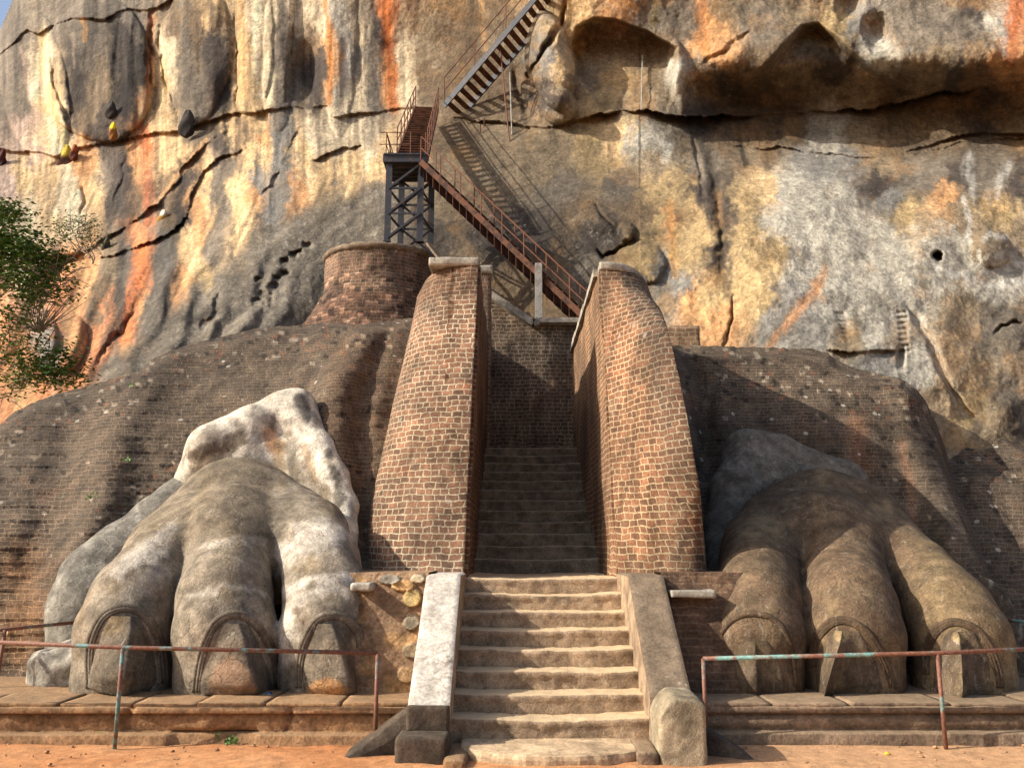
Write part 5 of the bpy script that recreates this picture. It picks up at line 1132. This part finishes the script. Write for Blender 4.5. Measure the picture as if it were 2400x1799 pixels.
# thin raking struts under the upper flight
for (p, q, lab) in (((1171,100),(1194,332),'longer brown raking rod propping the upper flight of steel stairs'),((1194,140),(1200,316),'shorter pale rod propping the upper flight of steel stairs')):
    a = at(*p, 25.6); b = cliff_pt(*q); mb = MB(); mb.tube([a, b], .022, 6); o = mb.build('prop_rod', M['rustrail'] if p[0] < 1180 else M['zinc']); tag(o, lab, 'steel rod')
a = cliff_pt(1506, 130, .3); b = cliff_pt(1503, 258, .2); mb = MB(); mb.tube([a, b], .02, 6); o = mb.build('thin_rod', M['zinc']); tag(o, 'thin vertical rod standing in front of the rock alcove', 'steel rod')
for (u, v, l) in ((1126,312,.28),(1135,298,.3)):
    a = cliff_pt(u, v, -.02); mb = MB(); mb.tube([a, a+Vector((0, -.02, l))], .018, 6); o = mb.build('rock_bolt', M['rust']); tag(o, 'short rusty stub of steel sticking out of the rock below the crevice', 'steel stub', 'rusty stubs below the crevice')

# ------------------------------------------------------------ pipe railings in front
def rail(rails, posts, label):
    mb0 = MB(); root = None; parts = []
    for pts in rails:
        mb = MB(); mb.tube(pts, .019, 10); parts.append(mb.build('top_rail', M['pipe'], None, True))
    for (a, b) in posts:
        mb = MB(); mb.tube([a, b], .0185, 10); parts.append(mb.build('post', M['pipe'], None, True))
    root = empty('pipe_railing', tuple(posts[0][0])); adopt(root, *parts); tag(root, label, 'railing', 'painted pipe railings')
def post(ub, vb, y, ztop, lean=0):
    b = at(ub, vb, y); b.z = -.02; return (tuple(b), (b.x+lean, b.y, ztop))
A = at(885, 1530, 7.95); B = at(288, 1517, 7.95); C_ = at(-120, 1500, 8.0); zt = A.z
rail([[tuple(A), tuple(B), tuple(C_)]], [((A.x, 7.95, -.02), tuple(A)), ((B.x, 7.95, -.02), tuple(B))], 'left long pipe railing with chipped green paint before the left paw')
A = at(1648, 1543, 7.95); B = at(2197, 1530, 7.95); C_ = at(2560, 1514, 8.0)
rail([[tuple(A), tuple(B), tuple(C_)]], [((A.x, 7.95, -.02), tuple(A)), ((B.x, 7.95, -.02), tuple(B))], 'right long pipe railing with chipped green paint before the right paw')
A = at(-60, 1482, 9.0); B = at(190, 1457, 9.9); C_ = at(12, 1476, 9.2)
rail([[tuple(A), tuple(B)]], [((C_.x-.03, 9.2, .28), tuple(C_))], 'short rusty pipe railing running back at the far left edge')
A = at(2345, 1452, 9.9); B = at(2460, 1462, 9.4)
rail([[tuple(A), tuple(B)]], [((B.x, 9.4, .28), tuple(B))], 'short rusty pipe railing at the far right behind the right paw')

# ------------------------------------------------------------ honeycombs of wild bees
def comb(u, v, w_, h, cols, label, tilt=0, off=.05):
    d0 = float(cliff_depth(np.array([float(u)]), np.array([float(v-h/2)]))[0]); y = d0-.35-off; a = at(u, v-h/2, y); sc = (y/.95)/F; W = w_*sc/2*1.2; H = h*sc*1.15; V = []; CC = []; nr, nc = 18, 16
    for i in range(nr):
        t = i/(nr-1); ww = W*(math.sin(min(1, (t+.12)*1.2)*math.pi*.5) if t < .6 else math.sqrt(max(0, 1-((t-.55)/.46)**2)))
        for j in range(nc):
            g = 2*math.pi*j/nc; rg = 1+.16*math.sin(3*g+t*5+u)+.12*math.sin(7*t+g*2+v); x = ww*rg*math.cos(g); yy = .09*math.sin(g)*(.5+ww/W*.6)+.02*math.sin(9*t+g*3)
            V.append((a.x+x+tilt*H*t, y+yy, a.z-H*t)); c0, c1, k = cols; tt = sstep(k-.08, k+.08, t+.08*math.cos(g*2)); CC.append(lin(c0)*(1-tt)+lin(c1)*tt)
    Fc = [(i*nc+j, i*nc+(j+1) % nc, (i+1)*nc+(j+1) % nc, (i+1)*nc+j) for i in range(nr-1) for j in range(nc)]+[tuple(range(nc))[::-1], tuple((nr-1)*nc+j for j in range(nc))]
    o = mesh('honeycomb', V, Fc, M['comb'], None, True, None, CC); tag(o, label, 'honeycomb', 'wild honeycombs hanging from the cliff')
comb(157, 372, 30, 62, ((196,176,60),(72,40,24),.35), 'yellow-topped dark honeycomb, the larger of the left close pair under the ledge'); comb(176, 358, 18, 36, ((150,80,40),(90,44,26),.4), 'small reddish honeycomb touching the yellow-topped one')
comb(262, 258, 24, 40, ((62,58,52),(48,42,38),.4), 'dark grey honeycomb above the bright yellow one under the big dark lobe'); comb(267, 308, 18, 40, ((226,196,40),(130,84,36),.35), 'bright yellow and brown honeycomb under the big dark lobe')
comb(441, 290, 34, 62, ((58,54,50),(40,36,32),.4), 'black oval honeycomb beneath the striped lobe'); comb(384, 518, 30, 50, ((238,232,214),(150,112,40),.18), 'golden honeycomb with a white top on the slanting ledge')
comb(252, 575, 16, 42, ((74,68,50),(42,40,36),.4), 'small dark honeycomb at the deep dark overhang'); comb(8, 372, 18, 44, ((70,24,18),(50,20,16),.5), 'dark red honeycomb at the left picture edge')

# ------------------------------------------------------------ tree at the left
def tree(label, trunks, clumps, nl, size, sd):
    rr = random.Random(sd); root = empty('tree', tuple(trunks[0][0])); parts = []
    for i, (pts) in enumerate(trunks):
        mb = MB(); pts = [Vector(p) for p in pts]; Q = []
        for j in range(len(pts)-1):
            for s in range(4):
                q = pts[j].lerp(pts[j+1], s/4); q += Vector((rr.gauss(0, .02), rr.gauss(0, .02), rr.gauss(0, .02))); Q.append(q)
        Q.append(pts[-1]); r0 = (.07 if i < 2 else .028)*(1 if nl > 1200 else .25); mb.tube(Q, [r0*(1-.8*j/(len(Q)-1)) for j in range(len(Q))], 6)
        for q in Q[3:]:                                    # twigs
            for _ in range(2):
                d = Vector((rr.gauss(0, 1), rr.gauss(0, .6), rr.gauss(.2, .8))).normalized()*rr.uniform(.2, .7); mb.tube([q, q+d*.5+Vector((0, 0, .05)), q+d], [.012, .008, .004], 4)
        parts.append(mb.build('trunk' if i == 0 else 'limb', M['bark'], None, True))
    V = []; Fc = []
    for (c, rad, frac) in clumps:
        c = Vector(c); sub = [c+Vector((rr.gauss(0, rad*.45), rr.gauss(0, rad*.45), rr.gauss(0, rad*.36))) for _ in range(int(26*frac)+3)]
        for _ in range(int(nl*frac)):
            s = rr.choice(sub); p = s+Vector((rr.gauss(0, 1)*.2, rr.gauss(0, 1)*.2, rr.gauss(0, 1)*.09)); a = rr.uniform(0, 6.28); tl = rr.uniform(-.5, .3)
            d = Vector((math.cos(a), math.sin(a)*.8, tl)).normalized()*size*rr.uniform(.7, 1.4); w_ = d.cross(Vector((rr.gauss(0, .4), rr.gauss(0, .4), 1))).normalized()*size*.24
            n = len(V); V += [tuple(p), tuple(p+d*.5+w_), tuple(p+d), tuple(p+d*.5-w_)]; Fc.append((n, n+1, n+2, n+3))
    parts.append(mesh('crown', V, Fc, M['leaf'], None, False)); adopt(root, *parts); tag(root, label, 'tree'); return root
T = lambda u, v, y=15.5: tuple(at(u, v, y))
tree('green leafy tree with pale bare twigs at the left edge before the cliff', [[T(-60,1010),T(-30,900),T(10,800),T(60,700),T(100,610)],[T(-60,1010),T(-90,800),T(-60,640),T(-10,560)],[T(-20,880),T(40,780),T(120,690),T(165,640)],[T(-80,800),T(0,700),T(60,600),T(80,560)],[T(-40,900),T(30,860),T(90,820),T(150,790)],[T(-60,960),T(10,930),T(80,900),T(120,880)],[T(10,800),T(60,650),T(150,620),T(190,590)]],
     [(T(30,590),.62,1.5),(T(100,600,15.7),.45,.9),(T(-40,640),.8,1.2),(T(60,660,15.2),.5,.8),(T(20,500,16),.28,.35),(T(20,760),.5,.6),(T(60,830),.55,.8),(T(125,860),.42,.7),(T(30,900),.45,.4),(T(140,880),.3,.4),(T(105,680,15.9),.4,.6),(T(-20,560),.5,.9),(T(5,515,16),.3,.4)], 1000, .11, 5)
tree('thin feathery shrub growing on the cliff right of the leafy tree', [[T(220,620,19),T(190,560,19),T(160,520,19)],[T(220,620,19),T(215,560,19),T(200,520,19)],[T(215,600,19),T(180,580,19),T(140,550,19)]], [(T(190,530,19),.35,.35),(T(150,535,19),.3,.22),(T(215,560,19),.25,.15)], 1100, .07, 9)
# bare shrub on the slope
mb = MB(); rr = random.Random(3); b0 = at(90, 780, 15.8)
for k in range(46):
    d = Vector((rr.gauss(0, .55), rr.gauss(0, .3), rr.uniform(.3, .9))); mb.tube([b0, b0+d*.45+Vector((rr.gauss(0, .04), 0, 0)), b0+d], [.012, .009, .004], 4)
o = mb.build('bare_shrub', M['bark']); tag(o, 'leafless pale shrub below the leafy tree at the left', 'shrub')
def tuft(u, v, y, s, n, label, grp='small weeds growing from the brick and stone'):
    rr = random.Random(int(u*7+v)); c = at(u, v, y); V = []; Fc = []
    for _ in range(n):
        a = rr.uniform(0, 6.28); p = c+Vector((rr.gauss(0, s*.35), -.02-abs(rr.gauss(0, s*.2)), abs(rr.gauss(0, s*.35)))); d = Vector((math.cos(a), -.3, math.sin(a)*.7+.4)).normalized()*s*.4; w_ = d.cross(Vector((0, 1, 0))).normalized()*s*.12
        k = len(V); V += [tuple(p), tuple(p+d*.5+w_), tuple(p+d), tuple(p+d*.5-w_)]; Fc.append((k, k+1, k+2, k+3))
    o = mesh('weed', V, Fc, M['leaf'], None, False); tag(o, label, 'weed', grp)
for (u, v, lab) in ((312,905,'bright green weed near the crest of the left brick slope'),(300,1082,'green weed on the left brick slope above the outer toe'),(214,1170,'small weed on the brick slope left of the wrist')):
    d = float(ldepth(np.array([float(u)]), np.array([float(v)]))[0]); tuft(u, v, d-.02, .09, 20, lab)
def at_ground(u, v): 
    dx, dy, dz = rays(u, v); t = (0-EYE)/dz; return Vector((float(dx*t), float(dy*t), 0))
for (u, v, n, lab) in ((70,1722,50,'weeds in a row at the foot of the left plinth near the picture edge'),(240,1738,30,'dry weeds beside the left railing post'),(512,1738,60,'weed tuft at the plinth foot below the middle claw of the left paw'),(548,1742,40,'second weed tuft at the plinth foot right of the one below the middle claw'),(30,1708,30,'weeds at the plinth foot by the left picture edge')):
    p = at_ground(u, v); tuft(u, v, p.y, .09, n, lab)
# litter and pebbles
def blob(name, u, v, r, mat, sq=(1, 1, 1), z=0, seed=1):
    p = at_ground(u, v) if z == 0 else at(u, v, z); V = []; n = 10
    for i in range(n+1):
        for j in range(14):
            a = math.pi*i/n; b_ = 2*math.pi*j/14; q = 1+.22*math.sin(3*b_+seed)*math.sin(2*a+seed)+.1*math.sin(5*b_+a*3); V.append((p.x+r*sq[0]*q*math.sin(a)*math.cos(b_), p.y+r*sq[1]*q*math.sin(a)*math.sin(b_), p.z+r*sq[2]*.6+r*sq[2]*q*math.cos(a)))
    return mesh(name, V, gridfaces(n+1, 14)+0, mat, None, True)
o = blob('paper_cup', 92, 1737, .034, M['white'], (1, 1, .9)); tag(o, 'crumpled pinkish-white paper cup on the red ground at the left', 'litter')
o = blob('plastic_wrapper', 630, 1632, .04, M['plastic_blue'], (1.1, .7, .6), 8.62, 3); tag(o, 'pale blue plastic wrapper on the plinth right of the middle claw', 'litter')
o = blob('fallen_petal', 2079, 1767, .018, M['yellow'], (1, 1, .6)); tag(o, 'small bright yellow scrap on the sandy ground at the right', 'litter')
rr = random.Random(21)
M['dry'] = plain('dry_leaf', (112, 84, 56))
for i in range(46):
    u = rr.uniform(0, 2400); v = rr.choice((rr.uniform(1738, 1756), rr.uniform(1745, 1799)))
    if 850 < u < 1700: continue
    p = at_ground(u, v); a = rr.uniform(0, 6.28); s = rr.uniform(.012, .028); d = Vector((math.cos(a), math.sin(a), 0))*s; w_ = Vector((-math.sin(a), math.cos(a), .3))*s*.45; z = Vector((0, 0, .028))
    o = mesh('dry_leaf', [tuple(q+z) for q in (p-d, p+w_, p+d+Vector((0, 0, s*.4)), p-w_)], [(0, 1, 2), (0, 2, 3)], M['dry'], None, False); tag(o, 'one of the small dry brown leaves lying on the sandy ground', 'leaf', 'dry leaves on the ground')
rr = random.Random(11)
for i in range(120):
    u = rr.uniform(-40, 2440); v = rr.uniform(1742, 1800) if rr.random() < .7 else rr.uniform(1738, 1752)
    if 850 < u < 1680: continue
    if 1680 < u < 1800 and v > 1780: continue
    o = blob('pebble', u, v, rr.choice((.006, .008, .008, .011, .016)), M['pebble'], (1.2, 1, .7), 0, rr.uniform(0, 6)); tag(o, 'one of the small loose pebbles scattered on the sandy ground', 'pebble', 'loose pebbles on the ground')
